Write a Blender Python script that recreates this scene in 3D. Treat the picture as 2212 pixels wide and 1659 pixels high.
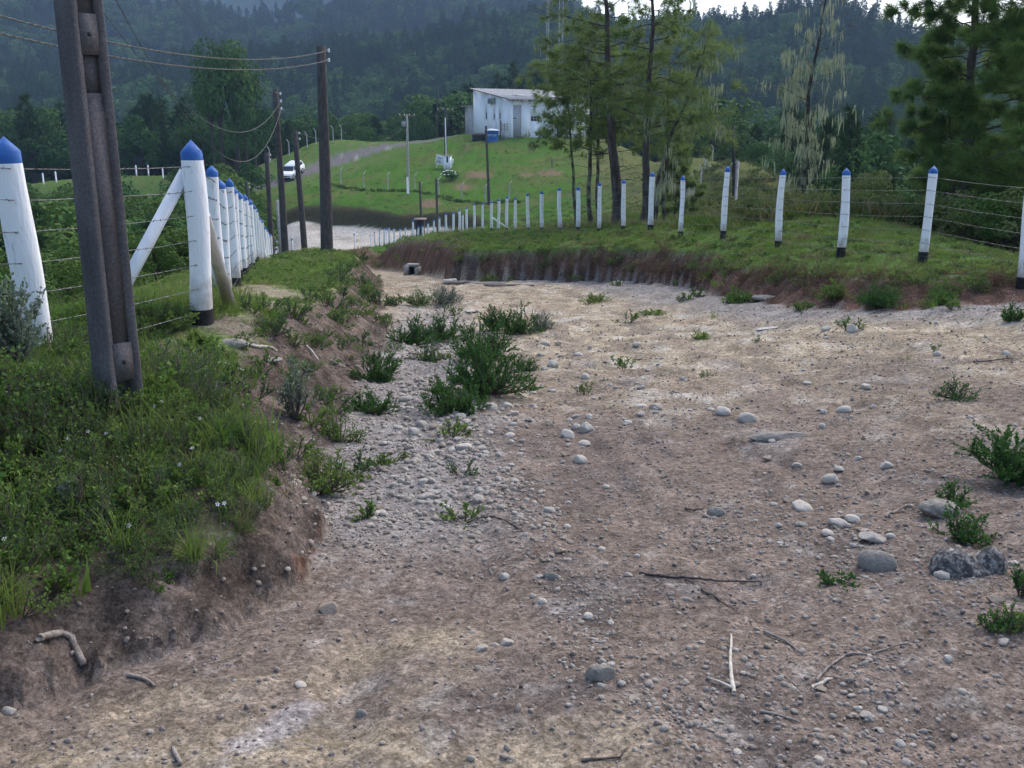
import bpy, math, random
import numpy as np
from mathutils import Vector, Matrix, Euler

for o in list(bpy.data.objects):
    bpy.data.objects.remove(o)
SC = bpy.context.scene
COL = SC.collection
rng = np.random.default_rng(7)
random.seed(7)

# ------------------------------------------------------------------ camera
PITCH = math.radians(14.4)
EYE = 1.6
FPX = 2080.0                      # focal length in pixels of a 2212 px wide frame
cam_d = bpy.data.cameras.new('camera')
cam_d.sensor_width = 36.0
cam_d.lens = 36.0 * FPX / 2212.0
cam_d.clip_start = 0.05
cam_d.clip_end = 6000
cam = bpy.data.objects.new('camera', cam_d)
COL.objects.link(cam)
cam.location = (0, 0, EYE)
cam.rotation_euler = (math.pi / 2 - PITCH, 0, 0)
SC.camera = cam

# ------------------------------------------------------------------ sky, sun, exposure
SUN_EL, SUN_AZ = math.radians(46), math.radians(34)     # azimuth clockwise from +Y
wd = bpy.data.worlds.new('World')
SC.world = wd
wd.use_nodes = True
wn = wd.node_tree
bg = wn.nodes['Background']
sky = wn.nodes.new('ShaderNodeTexSky')
sky.sky_type = 'NISHITA'
sky.sun_disc = False
sky.sun_elevation = SUN_EL
sky.sun_rotation = SUN_AZ
sky.altitude = 900
sky.air_density = 1.0
sky.dust_density = 5.0
sky.ozone_density = 1.0
wn.links.new(sky.outputs[0], bg.inputs[0])
bg.inputs[1].default_value = 0.15
sl = bpy.data.lights.new('sun', 'SUN')
sl.energy = 0.9
sl.angle = math.radians(60)
sl.color = (1.0, 0.965, 0.93)
so = bpy.data.objects.new('sun', sl)
COL.objects.link(so)
sdir = Vector((math.sin(SUN_AZ) * math.cos(SUN_EL), math.cos(SUN_AZ) * math.cos(SUN_EL), math.sin(SUN_EL)))
so.rotation_euler = (-sdir).to_track_quat('-Z', 'Y').to_euler()
so.location = (0, -20, 60)
vs = SC.view_settings
vs.view_transform = 'Standard'
vs.look = 'None'
vs.exposure = 1.15
vs.gamma = 1.0
vs.use_curve_mapping = False
SC.render.engine = 'CYCLES'
SC.cycles.use_denoising = True
SC.cycles.denoising_prefilter = 'NONE'
SC.cycles.max_bounces = 6
SC.cycles.diffuse_bounces = 3
SC.cycles.glossy_bounces = 2
SC.cycles.transparent_max_bounces = 8
SC.cycles.volume_bounces = 0

# ------------------------------------------------------------------ small helpers
CP, SP = math.cos(PITCH), math.sin(PITCH)


def W(px, py, Y):
    """world point seen at a place in the photograph, at ground distance Y"""
    u = (px - 1106) / FPX
    v = (829.5 - py) / FPX
    k = Y / (CP + v * SP)
    return np.array([u * k, Y, EYE + k * (v * CP - SP)])


def sstep(a, b, x):
    t = np.clip((x - a) / (b - a), 0, 1)
    return t * t * (3 - 2 * t)


_perm = np.random.default_rng(3).permutation(512)
_perm = np.concatenate([_perm, _perm])
_gx = np.cos(np.arange(512) * 2.399963)
_gy = np.sin(np.arange(512) * 2.399963)


def noise2(x, y):
    x = np.asarray(x, float)
    y = np.asarray(y, float)
    xi = np.floor(x).astype(int)
    yi = np.floor(y).astype(int)
    xf = x - xi
    yf = y - yi
    u = xf * xf * xf * (xf * (xf * 6 - 15) + 10)
    v = yf * yf * yf * (yf * (yf * 6 - 15) + 10)

    def g(ix, iy, dx, dy):
        h = _perm[(_perm[ix & 511] + iy) & 511]
        return _gx[h] * dx + _gy[h] * dy
    a = g(xi, yi, xf, yf)
    b = g(xi + 1, yi, xf - 1, yf)
    c = g(xi, yi + 1, xf, yf - 1)
    d = g(xi + 1, yi + 1, xf - 1, yf - 1)
    return (a + (b - a) * u + (c - a) * v + (a - b - c + d) * u * v) * 1.5


def fbm(x, y, oct=4, seed=0.0):
    r = 0.0
    a = 1.0
    s = 0.0
    f = 1.0
    for i in range(oct):
        r = r + a * noise2(x * f + seed + 17.3 * i, y * f - seed + 9.1 * i)
        s += a
        a *= 0.5
        f *= 2.03
    return r / s


def mesh_np(name, V, F, mats=None, smooth=False, mat_idx=None, cols=None):
    """mesh from numpy verts and a face array (n,3) or (n,4), or a list of such arrays"""
    V = np.asarray(V, np.float32).reshape(-1, 3)
    if not isinstance(F, (list, tuple)):
        F = [F]
    F = [np.asarray(f, np.int32) for f in F if len(f)]
    me = bpy.data.meshes.new(name)
    me.vertices.add(len(V))
    me.vertices.foreach_set('co', V.ravel())
    nl = sum(f.size for f in F)
    nf = sum(len(f) for f in F)
    me.loops.add(nl)
    me.polygons.add(nf)
    me.loops.foreach_set('vertex_index', np.concatenate([f.ravel() for f in F]) if F else [])
    tot = np.concatenate([np.full(len(f), f.shape[1], np.int32) for f in F])
    st = np.concatenate([[0], np.cumsum(tot)[:-1]]).astype(np.int32)
    me.polygons.foreach_set('loop_start', st)
    if smooth:
        me.polygons.foreach_set('use_smooth', np.ones(nf, bool))
    if mat_idx is not None:
        me.polygons.foreach_set('material_index', np.asarray(mat_idx, np.int32))
    if cols is not None:
        at = me.color_attributes.new('col', 'FLOAT_COLOR', 'POINT')
        c4 = np.ones((len(V), 4), np.float32)
        c4[:, :3] = cols
        at.data.foreach_set('color', c4.ravel())
    for m in (mats or []):
        me.materials.append(m)
    me.update(calc_edges=True)
    return me


def add(name, me, parent=None, loc=None, label=None, cat=None, group=None, kind=None):
    o = bpy.data.objects.new(name, me)
    COL.objects.link(o)
    if loc is not None:
        o.location = loc
    if parent is not None:
        o.parent = parent
    if label:
        o['label'] = label
    if cat:
        o['category'] = cat
    if group:
        o['group'] = group
    if kind:
        o['kind'] = kind
    return o


def empty(name, loc, label, cat, group=None, rz=0.0):
    o = add(name, None, None, loc, label, cat, group)
    o.empty_display_size = 0.2
    o.rotation_euler = (0, 0, rz)
    return o


class MB:
    """collects verts and faces for one mesh"""

    def __init__(s):
        s.v = []
        s.f3 = []
        s.f4 = []
        s.n = 0

    def raw(s, V, F):
        V = np.asarray(V, float).reshape(-1, 3)
        F = np.asarray(F, int)
        if len(F):
            (s.f3 if F.shape[1] == 3 else s.f4).append(F + s.n)
        s.v.append(V)
        s.n += len(V)
        return s

    def box(s, c, h, rz=0.0, taper=1.0):
        x, y, z = h
        V = np.array([[-x, -y, -z], [x, -y, -z], [x, y, -z], [-x, y, -z],
                      [-x * taper, -y * taper, z], [x * taper, -y * taper, z], [x * taper, y * taper, z], [-x * taper, y * taper, z]])
        if rz:
            cr, sr = math.cos(rz), math.sin(rz)
            V = V @ np.array([[cr, sr, 0], [-sr, cr, 0], [0, 0, 1]])
        return s.raw(V + np.asarray(c), [[0, 3, 2, 1], [4, 5, 6, 7], [0, 1, 5, 4], [1, 2, 6, 5], [2, 3, 7, 6], [3, 0, 4, 7]])

    def tube(s, P, R, n=8, cap=True):
        P = np.asarray(P, float)
        R = np.broadcast_to(np.asarray(R, float), (len(P),))
        T = np.gradient(P, axis=0)
        T /= np.linalg.norm(T, axis=1)[:, None] + 1e-9
        ref = np.array([0, 0, 1.0]) if abs(T[0][2]) < 0.9 else np.array([1.0, 0, 0])
        A = np.cross(T, ref)
        A /= np.linalg.norm(A, axis=1)[:, None] + 1e-9
        B = np.cross(T, A)
        a = np.arange(n) * 2 * math.pi / n
        V = P[:, None, :] + R[:, None, None] * (np.cos(a)[None, :, None] * A[:, None, :] + np.sin(a)[None, :, None] * B[:, None, :])
        m = len(P)
        i = np.arange(m - 1)[:, None] * n
        j = np.arange(n)[None, :]
        k = (j + 1) % n
        F = np.stack([i + j, i + k, i + n + k, i + n + j], -1).reshape(-1, 4)
        s.raw(V.reshape(-1, 3), F)
        if cap:
            base = s.n - m * n
            for off, c in ((0, P[0]), ((m - 1) * n, P[-1])):
                s.v.append(c[None])
                jj = np.arange(n)
                s.f3.append(np.stack([np.full(n, s.n), base + off + jj, base + off + (jj + 1) % n], -1))
                s.n += 1
        return s

    def mesh(s, name, mat, smooth=False):
        V = np.concatenate(s.v)
        fs = []
        if s.f3:
            fs.append(np.concatenate(s.f3))
        if s.f4:
            fs.append(np.concatenate(s.f4))
        return mesh_np(name, V, fs, [mat] if mat else None, smooth)


# ------------------------------------------------------------------ materials
def new_mat(name):
    m = bpy.data.materials.new(name)
    m.use_nodes = True
    nt = m.node_tree
    b = nt.nodes['Principled BSDF']
    return m, nt, b


def N(nt, t, **kw):
    n = nt.nodes.new(t)
    for k, v in kw.items():
        setattr(n, k, v)
    return n


def simple_mat(name, c1, c2=None, scale=20.0, rough=0.8, bump=0.0, bscale=None, spec=0.2, metal=0.0, coords='Object', detail=5.0, lo=0.35, hi=0.65, stretch=None):
    m, nt, b = new_mat(name)
    b.inputs['Roughness'].default_value = rough
    b.inputs['Specular IOR Level'].default_value = spec
    b.inputs['Metallic'].default_value = metal
    b.inputs['Base Color'].default_value = (*c1, 1)
    tc = N(nt, 'ShaderNodeTexCoord')
    src = tc.outputs[coords]
    if stretch:
        mp = N(nt, 'ShaderNodeMapping')
        mp.inputs['Scale'].default_value = stretch
        nt.links.new(src, mp.inputs[0])
        src = mp.outputs[0]
    if c2 is not None:
        no = N(nt, 'ShaderNodeTexNoise')
        no.inputs['Scale'].default_value = scale
        no.inputs['Detail'].default_value = detail
        nt.links.new(src, no.inputs['Vector'])
        r = N(nt, 'ShaderNodeValToRGB')
        r.color_ramp.elements[0].position = lo
        r.color_ramp.elements[1].position = hi
        r.color_ramp.elements[0].color = (*c1, 1)
        r.color_ramp.elements[1].color = (*c2, 1)
        nt.links.new(no.outputs[0], r.inputs[0])
        nt.links.new(r.outputs[0], b.inputs['Base Color'])
    if bump:
        n2 = N(nt, 'ShaderNodeTexNoise')
        n2.inputs['Scale'].default_value = bscale or scale * 3
        n2.inputs['Detail'].default_value = 6
        nt.links.new(src, n2.inputs['Vector'])
        bp = N(nt, 'ShaderNodeBump')
        bp.inputs['Strength'].default_value = bump
        bp.inputs['Distance'].default_value = 0.02
        nt.links.new(n2.outputs[0], bp.inputs['Height'])
        nt.links.new(bp.outputs[0], b.inputs['Normal'])
    return m


def leaf_mat(name, c1, c2, c3=None, scale=1.5, trans=0.25, rough=0.55, spec=0.12):
    """foliage: colour varies over the plant by noise and from plant to plant"""
    m, nt, b = new_mat(name)
    b.inputs['Roughness'].default_value = rough
    b.inputs['Specular IOR Level'].default_value = spec
    tc = N(nt, 'ShaderNodeTexCoord')
    oi = N(nt, 'ShaderNodeObjectInfo')
    no = N(nt, 'ShaderNodeTexNoise')
    no.inputs['Scale'].default_value = scale
    no.inputs['Detail'].default_value = 6
    no.inputs['Roughness'].default_value = 0.7
    nt.links.new(tc.outputs['Object'], no.inputs['Vector'])
    r = N(nt, 'ShaderNodeValToRGB')
    r.color_ramp.elements[0].position = 0.32
    r.color_ramp.elements[1].position = 0.68
    r.color_ramp.elements[0].color = (*c1, 1)
    r.color_ramp.elements[1].color = (*c2, 1)
    nt.links.new(no.outputs[0], r.inputs[0])
    mix = N(nt, 'ShaderNodeMix', data_type='RGBA')
    c3 = c3 or c2
    mix.inputs[7].default_value = (*c3, 1)
    ml = N(nt, 'ShaderNodeMath', operation='MULTIPLY')
    ml.inputs[1].default_value = 0.65
    nt.links.new(oi.outputs['Random'], ml.inputs[0])
    nt.links.new(ml.outputs[0], mix.inputs[0])
    nt.links.new(r.outputs[0], mix.inputs[6])
    nt.links.new(mix.outputs[2], b.inputs['Base Color'])
    if trans:
        tr = N(nt, 'ShaderNodeBsdfTranslucent')
        nt.links.new(mix.outputs[2], tr.inputs[0])
        ms = N(nt, 'ShaderNodeMixShader')
        ms.inputs[0].default_value = trans
        out = nt.nodes['Material Output']
        nt.links.new(b.outputs[0], ms.inputs[1])
        nt.links.new(tr.outputs[0], ms.inputs[2])
        nt.links.new(ms.outputs[0], out.inputs[0])
    return m


M = {}
M['white_paint'] = simple_mat('white_paint', (0.70, 0.70, 0.70), (0.82, 0.82, 0.81), 9, 0.75, 0.25, 40, stretch=(1, 1, 0.35))
# flaking and dirt on the white posts
def _posts():
    m, nt, b = new_mat('post_paint')
    b.inputs['Roughness'].default_value = 0.7
    tc = N(nt, 'ShaderNodeTexCoord')
    ge = N(nt, 'ShaderNodeNewGeometry')
    n1 = N(nt, 'ShaderNodeTexNoise')
    n1.inputs['Scale'].default_value = 14
    n1.inputs['Detail'].default_value = 8
    n1.inputs['Roughness'].default_value = 0.7
    mp = N(nt, 'ShaderNodeMapping')
    mp.inputs['Scale'].default_value = (1.6, 1.6, 0.35)
    nt.links.new(ge.outputs['Position'], mp.inputs[0])
    nt.links.new(mp.outputs[0], n1.inputs['Vector'])
    r = N(nt, 'ShaderNodeValToRGB')
    r.color_ramp.elements[0].position = 0.28
    r.color_ramp.elements[1].position = 0.42
    r.color_ramp.elements[0].color = (0.42, 0.39, 0.34, 1)
    r.color_ramp.elements[1].color = (0.80, 0.80, 0.80, 1)
    nt.links.new(n1.outputs[0], r.inputs[0])
    sz = N(nt, 'ShaderNodeSeparateXYZ')
    nt.links.new(tc.outputs['Object'], sz.inputs[0])
    n4 = N(nt, 'ShaderNodeTexNoise')
    n4.inputs['Scale'].default_value = 9
    n4.inputs['Detail'].default_value = 6
    nt.links.new(ge.outputs['Position'], n4.inputs['Vector'])
    sm = N(nt, 'ShaderNodeMath', operation='MULTIPLY_ADD')
    sm.inputs[1].default_value = -.55
    nt.links.new(n4.outputs[0], sm.inputs[0])
    nt.links.new(sz.outputs[2], sm.inputs[2])
    mr = N(nt, 'ShaderNodeMapRange')
    mr.inputs[1].default_value = .16
    mr.inputs[2].default_value = -.12
    mr.inputs[3].default_value = 0
    mr.inputs[4].default_value = .75
    nt.links.new(sm.outputs[0], mr.inputs[0])
    mx = N(nt, 'ShaderNodeMix', data_type='RGBA')
    mx.inputs[7].default_value = (.30, .25, .20, 1)
    nt.links.new(mr.outputs[0], mx.inputs[0])
    nt.links.new(r.outputs[0], mx.inputs[6])
    nt.links.new(mx.outputs[2], b.inputs['Base Color'])
    n2 = N(nt, 'ShaderNodeTexNoise')
    n2.inputs['Scale'].default_value = 30
    nt.links.new(mp.outputs[0], n2.inputs['Vector'])
    bp = N(nt, 'ShaderNodeBump')
    bp.inputs['Strength'].default_value = 0.35
    bp.inputs['Distance'].default_value = 0.02
    nt.links.new(n2.outputs[0], bp.inputs['Height'])
    nt.links.new(bp.outputs[0], b.inputs['Normal'])
    return m
M['post'] = _posts()
M['blue_paint'] = simple_mat('blue_paint', (0.026, 0.095, 0.31), (0.045, 0.145, 0.40), 14, 0.6, 0.15, 60)
M['black_paint'] = simple_mat('black_paint', (0.012, 0.012, 0.014), (0.03, 0.028, 0.026), 20, 0.75, 0.2, 50)
M['pole_dark'] = simple_mat('pole_dark', (0.055, 0.048, 0.047), (0.10, 0.088, 0.082), 9, 0.9, 0.4, 40, stretch=(2, 2, 0.5))
M['concrete'] = simple_mat('concrete', (0.28, 0.27, 0.25), (0.42, 0.40, 0.37), 6, 0.9, 0.3, 40)
M['wire'] = simple_mat('wire', (0.20, 0.20, 0.195), (0.09, 0.085, 0.08), 30, 0.45, metal=0.6)
M['cable'] = simple_mat('cable', (0.14, 0.14, 0.12), (0.07, 0.07, 0.06), 30, 0.6)
M['steel'] = simple_mat('steel', (0.45, 0.45, 0.45), (0.3, 0.3, 0.3), 10, 0.5, metal=0.5)
M['wall'] = simple_mat('wall', (0.78, 0.78, 0.78), (0.87, 0.87, 0.87), 1.3, 0.9, 0.1, 10, lo=0.2, hi=0.42, stretch=(1, 1, 0.5), coords='Object', detail=8)
M['grey_wall'] = simple_mat('grey_wall', (0.33, 0.32, 0.31), (0.46, 0.45, 0.43), 1.5, 0.9, 0.1)
M['roof'] = simple_mat('roof', (0.24, 0.245, 0.25), (0.34, 0.345, 0.35), 1.2, 0.8, 0.1)
M['dark'] = simple_mat('dark_opening', (0.02, 0.02, 0.022), (0.035, 0.035, 0.035), 5, 0.6)
M['glass'] = simple_mat('glass', (0.03, 0.035, 0.04), None, rough=0.08, spec=0.6)
M['door_grey'] = simple_mat('door_grey', (0.40, 0.39, 0.40), (0.48, 0.47, 0.48), 3, 0.7)
M['tank_blue'] = simple_mat('tank_blue', (0.03, 0.10, 0.32), (0.045, 0.14, 0.40), 3, 0.45)
M['wood'] = simple_mat('wood', (0.16, 0.11, 0.075), (0.26, 0.19, 0.13), 8, 0.85, 0.3, 30)
M['deadwood'] = simple_mat('deadwood', (0.16, 0.135, 0.115), (0.34, 0.30, 0.26), 30, 0.9, 0.5, 60)
M['palewood'] = simple_mat('palewood', (0.42, 0.37, 0.30), (0.60, 0.55, 0.46), 30, 0.85, 0.3, 60)
M['darktwig'] = simple_mat('darktwig', (0.07, 0.055, 0.05), (0.15, 0.12, 0.10), 40, 0.9, 0.4, 60)
M['car_white'] = simple_mat('car_white', (0.75, 0.76, 0.78), None, rough=0.25, spec=0.5)
M['tyre'] = simple_mat('tyre', (0.015, 0.015, 0.015), None, rough=0.85)
M['bark'] = simple_mat('bark', (0.045, 0.036, 0.032), (0.115, 0.095, 0.08), 7, 0.95, 0.7, 22, stretch=(1, 1, 0.3))
M['bark_moss'] = simple_mat('bark_moss', (0.05, 0.04, 0.034), (0.20, 0.22, 0.14), 5, 0.95, 0.6, 22, stretch=(1, 1, 0.5), lo=0.45, hi=0.62)
M['moss'] = leaf_mat('moss', (0.17, 0.20, 0.12), (0.33, 0.37, 0.24), None, 3, 0.35, 0.9)
M['needle'] = leaf_mat('needle', (0.094, 0.153, 0.046), (0.229, 0.312, 0.094), (0.181, 0.227, 0.074), 0.8, 0.45, 0.6)
M['root'] = leaf_mat('root', (.10, .062, .042), (.21, .14, .095), None, 2, .1, .9, .05)
M['needle_dark'] = leaf_mat('needle_dark', (0.060, 0.125, 0.038), (0.20, 0.30, 0.080), (0.17, 0.25, 0.06), 0.8, 0.5, 0.7)
M['forest_leaf'] = leaf_mat('forest_leaf', (0.016, 0.049, 0.017), (0.088, 0.176, 0.045), (0.116, 0.192, 0.054), 0.35, 0.12, .8, .03)
M['forest_pine'] = leaf_mat('forest_pine', (0.012, 0.036, 0.017), (0.056, 0.104, 0.036), (0.054, 0.096, 0.032), 0.4, 0.12, .8, .03)
M['valley_leaf'] = leaf_mat('valley_leaf', (0.030, 0.072, 0.019), (0.139, 0.221, 0.053), (0.101, 0.154, 0.035), 0.6, 0.2, .7, .05)
M['shrub_leaf'] = leaf_mat('shrub_leaf', (0.028, 0.087, 0.021), (0.094, 0.209, 0.044), (0.079, 0.167, 0.037), 4, 0.25, 0.45)
M['shrub_grey'] = leaf_mat('shrub_grey', (0.10, 0.14, 0.10), (0.23, 0.28, 0.20), None, 6, 0.25)
M['weed_leaf'] = leaf_mat('weed_leaf', (0.045, 0.107, 0.021), (0.158, 0.288, 0.053), (0.189, 0.254, 0.059), 5, 0.3, .6, .12)
M['scrub_leaf'] = leaf_mat('scrub_leaf', (0.070, 0.105, 0.035), (0.180, 0.229, 0.081), (0.175, 0.185, 0.070), 1.5, 0.25, .8, .05)
M['clod'] = simple_mat('clod', (.19, .158, .138), (.31, .265, .23), 2.2, .95)
M['grass'] = leaf_mat('grass', (0.072, 0.154, 0.026), (0.192, 0.303, 0.059), (0.215, 0.247, 0.065), 3, 0.35, .7, .08)
M['hill_blade'] = leaf_mat('hill_blade', (0.052, 0.117, 0.019), (0.122, 0.204, 0.041), (0.128, 0.154, 0.043), 1, 0.3, .8, .05)
M['dry_grass'] = leaf_mat('dry_grass', (0.16, 0.13, 0.06), (0.28, 0.23, 0.12), (0.12, 0.13, 0.05), 3, 0.3)
M['sword'] = leaf_mat('sword', (0.10, 0.19, 0.03), (0.20, 0.29, 0.06), None, 5, 0.35)
M['petal'] = simple_mat('petal', (0.78, 0.74, 0.80), None, rough=0.7)


def stone_mat(name, c1, c2, c3, scale=3.5, lo=.3, hi=.7):
    m, nt, b = new_mat(name)
    b.inputs['Roughness'].default_value = 0.85
    b.inputs['Specular IOR Level'].default_value = 0.05
    tc = N(nt, 'ShaderNodeTexCoord')
    oi = N(nt, 'ShaderNodeObjectInfo')
    ad = N(nt, 'ShaderNodeVectorMath', operation='ADD')
    nt.links.new(tc.outputs['Object'], ad.inputs[0])
    nt.links.new(oi.outputs['Location'], ad.inputs[1])
    n1 = N(nt, 'ShaderNodeTexNoise')
    n1.inputs['Scale'].default_value = scale
    n1.inputs['Detail'].default_value = 9
    n1.inputs['Roughness'].default_value = 0.75
    nt.links.new(ad.outputs[0], n1.inputs['Vector'])
    r = N(nt, 'ShaderNodeValToRGB')
    r.color_ramp.elements[0].position = lo
    r.color_ramp.elements[1].position = hi
    r.color_ramp.elements[0].color = (*c1, 1)
    r.color_ramp.elements[1].color = (*c2, 1)
    nt.links.new(n1.outputs[0], r.inputs[0])
    mix = N(nt, 'ShaderNodeMix', data_type='RGBA')
    mix.inputs[7].default_value = (*c3, 1)
    ml = N(nt, 'ShaderNodeMath', operation='MULTIPLY')
    ml.inputs[1].default_value = 0.85
    nt.links.new(oi.outputs['Random'], ml.inputs[0])
    nt.links.new(ml.outputs[0], mix.inputs[0])
    nt.links.new(r.outputs[0], mix.inputs[6])
    nt.links.new(mix.outputs[2], b.inputs['Base Color'])
    bp = N(nt, 'ShaderNodeBump')
    bp.inputs['Strength'].default_value = 0.5
    bp.inputs['Distance'].default_value = 0.05
    nt.links.new(n1.outputs[0], bp.inputs['Height'])
    nt.links.new(bp.outputs[0], b.inputs['Normal'])
    return m


M['stone_pale'] = stone_mat('stone_pale', (0.399, 0.360, 0.304), (0.672, 0.620, 0.543), (0.525, 0.470, 0.396))
M['stone_grey'] = stone_mat('stone_grey', (0.326, 0.300, 0.262), (0.567, 0.520, 0.460), (0.441, 0.380, 0.313))
M['stone_lichen'] = stone_mat('stone_lichen', (0.095, 0.085, 0.078), (0.546, 0.500, 0.414), (0.231, 0.210, 0.184))
M['boulder'] = stone_mat('boulder', (0.07, 0.065, 0.066), (0.50, 0.48, 0.43), (0.11, 0.10, 0.10), 34, .46, .68)
M['stone_tan'] = stone_mat('stone_tan', (0.28, 0.21, 0.15), (0.44, 0.36, 0.27), (0.36, 0.30, 0.24))
M['gravel'] = stone_mat('gravel', (0.336, 0.295, 0.248), (0.598, 0.540, 0.460), (0.315, 0.255, 0.202))


def ground_mat():
    """earth: vertex colour gives the kind of soil; fine grain, grit and relief are procedural"""
    m, nt, b = new_mat('earth')
    b.inputs['Roughness'].default_value = 1.0
    b.inputs['Specular IOR Level'].default_value = 0.0
    at = N(nt, 'ShaderNodeAttribute', attribute_name='col')
    ge = N(nt, 'ShaderNodeNewGeometry')
    pos = ge.outputs['Position']
    n1 = N(nt, 'ShaderNodeTexNoise')
    n1.inputs['Scale'].default_value = 26
    n1.inputs['Detail'].default_value = 5
    n1.inputs['Roughness'].default_value = 0.72
    nt.links.new(pos, n1.inputs['Vector'])
    r1 = N(nt, 'ShaderNodeMapRange')
    r1.inputs[1].default_value = 0.3
    r1.inputs[2].default_value = 0.7
    r1.inputs[3].default_value = 0.55
    r1.inputs[4].default_value = 1.42
    nt.links.new(n1.outputs[0], r1.inputs[0])
    n2 = N(nt, 'ShaderNodeTexNoise')
    n2.inputs['Scale'].default_value = 4.0
    n2.inputs['Detail'].default_value = 7
    n2.inputs['Roughness'].default_value = 0.65
    n2.inputs['Distortion'].default_value = 0.6
    nt.links.new(pos, n2.inputs['Vector'])
    r2 = N(nt, 'ShaderNodeMapRange')
    r2.inputs[1].default_value = 0.3
    r2.inputs[2].default_value = 0.7
    r2.inputs[3].default_value = 0.7
    r2.inputs[4].default_value = 1.3
    nt.links.new(n2.outputs[0], r2.inputs[0])
    mu = N(nt, 'ShaderNodeMath', operation='MULTIPLY')
    nt.links.new(r1.outputs[0], mu.inputs[0])
    nt.links.new(r2.outputs[0], mu.inputs[1])
    prev = mu
    for vsc, lo, hi in ((38, .78, 1.25), (110, .7, 1.35)):
        vc = N(nt, 'ShaderNodeTexVoronoi')
        vc.inputs['Scale'].default_value = vsc
        nt.links.new(pos, vc.inputs['Vector'])
        sx = N(nt, 'ShaderNodeSeparateColor')
        nt.links.new(vc.outputs['Color'], sx.inputs[0])
        mr = N(nt, 'ShaderNodeMapRange')
        mr.inputs[3].default_value = lo
        mr.inputs[4].default_value = hi
        nt.links.new(sx.outputs[0], mr.inputs[0])
        m2 = N(nt, 'ShaderNodeMath', operation='MULTIPLY')
        nt.links.new(prev.outputs[0], m2.inputs[0])
        nt.links.new(mr.outputs[0], m2.inputs[1])
        prev = m2
    sc = N(nt, 'ShaderNodeVectorMath', operation='SCALE')
    nt.links.new(at.outputs['Color'], sc.inputs[0])
    nt.links.new(prev.outputs[0], sc.inputs['Scale'])
    nt.links.new(sc.outputs[0], b.inputs['Base Color'])
    # grit relief
    vo = N(nt, 'ShaderNodeTexVoronoi')
    vo.inputs['Scale'].default_value = 45
    nt.links.new(pos, vo.inputs['Vector'])
    n3 = N(nt, 'ShaderNodeTexNoise')
    n3.inputs['Scale'].default_value = 14
    n3.inputs['Detail'].default_value = 7
    n3.inputs['Roughness'].default_value = 0.75
    nt.links.new(pos, n3.inputs['Vector'])
    sub = N(nt, 'ShaderNodeMath', operation='MULTIPLY_ADD')
    sub.inputs[1].default_value = -0.25
    nt.links.new(vo.outputs['Distance'], sub.inputs[0])
    nt.links.new(n3.outputs[0], sub.inputs[2])
    bp = N(nt, 'ShaderNodeBump')
    bp.inputs['Strength'].default_value = 0.6
    bp.inputs['Distance'].default_value = 0.03
    nt.links.new(sub.outputs[0], bp.inputs['Height'])
    nt.links.new(bp.outputs[0], b.inputs['Normal'])
    return m


M['earth'] = ground_mat()

# ------------------------------------------------------------------ terrain
# upper surface: ground outside the cut road (pixel x, pixel y, ground distance)
_ctrl_px = [
    # left bank, fence line and verge
    (-250, 1000, 4.0), (0, 1000, 4.3), (100, 1150, 3.8), (350, 1130, 4.0), (255, 890, 5.0), (57, 798, 6.75), (500, 850, 6.2), (600, 800, 7.4),
    (445, 698, 8.7), (480, 650, 11.3), (500, 624, 14), (516, 603, 16.9), (530, 590, 20), (560, 573, 30), (573, 567, 60), (573, 562, 88),
    (600, 650, 12.5), (650, 606, 17), (700, 578, 20.5), (745, 560, 23.5), (690, 553, 26), (640, 556, 28),
    # right bank and fence line
    (2300, 640, 12), (2200, 605, 14), (2000, 567, 16.2), (1820, 553, 17.5), (1690, 530, 20), (1570, 512, 22.6), (1450, 503, 26), (1348, 500, 30), (1250, 501, 34), (1145, 502, 41),
    (1063, 501, 50), (985, 511, 60), (900, 536, 75), (800, 544, 94),
    (960, 533, 31), (1300, 518, 27.7), (1450, 529, 24.3), (1600, 556, 20), (1800, 585, 16.4), (2050, 612, 13.4),
    # hill with the house
    (700, 545, 97), (900, 541, 98), (620, 480, 110), (720, 478, 111), (850, 490, 108), (960, 505, 104),
    (658, 442, 114), (734, 446, 114), (824, 461, 112), (894, 470, 110), (960, 478, 106),
    (736, 397, 125), (786, 409, 122), (896, 412, 121), (997, 432, 117), (625, 384, 137), (560, 380, 138),
    (700, 355, 143), (800, 325, 151), (900, 305, 158), (1000, 290, 164), (683, 314, 150), (736, 301, 156), (625, 336, 145), (583, 350, 143),
    (1100, 299, 160), (1200, 297, 163), (1020, 288, 168), (1300, 300, 160), (1100, 345, 142), (1200, 400, 122), (1200, 455, 103), (1200, 482, 85), (1200, 495, 60),
    (1090, 440, 113), (1080, 480, 90), (1350, 368, 132), (1350, 440, 100), (1350, 480, 65), (1450, 362, 128), (1450, 425, 90),
    # spur on the right
    (1480, 482, 45), (1495, 440, 60), (1520, 380, 88), (1545, 345, 112), (1700, 485, 33), (1700, 440, 47), (1690, 398, 62), (1620, 352, 90), (1850, 475, 34), (1930, 500, 30), (2080, 520, 25),
]
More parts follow.
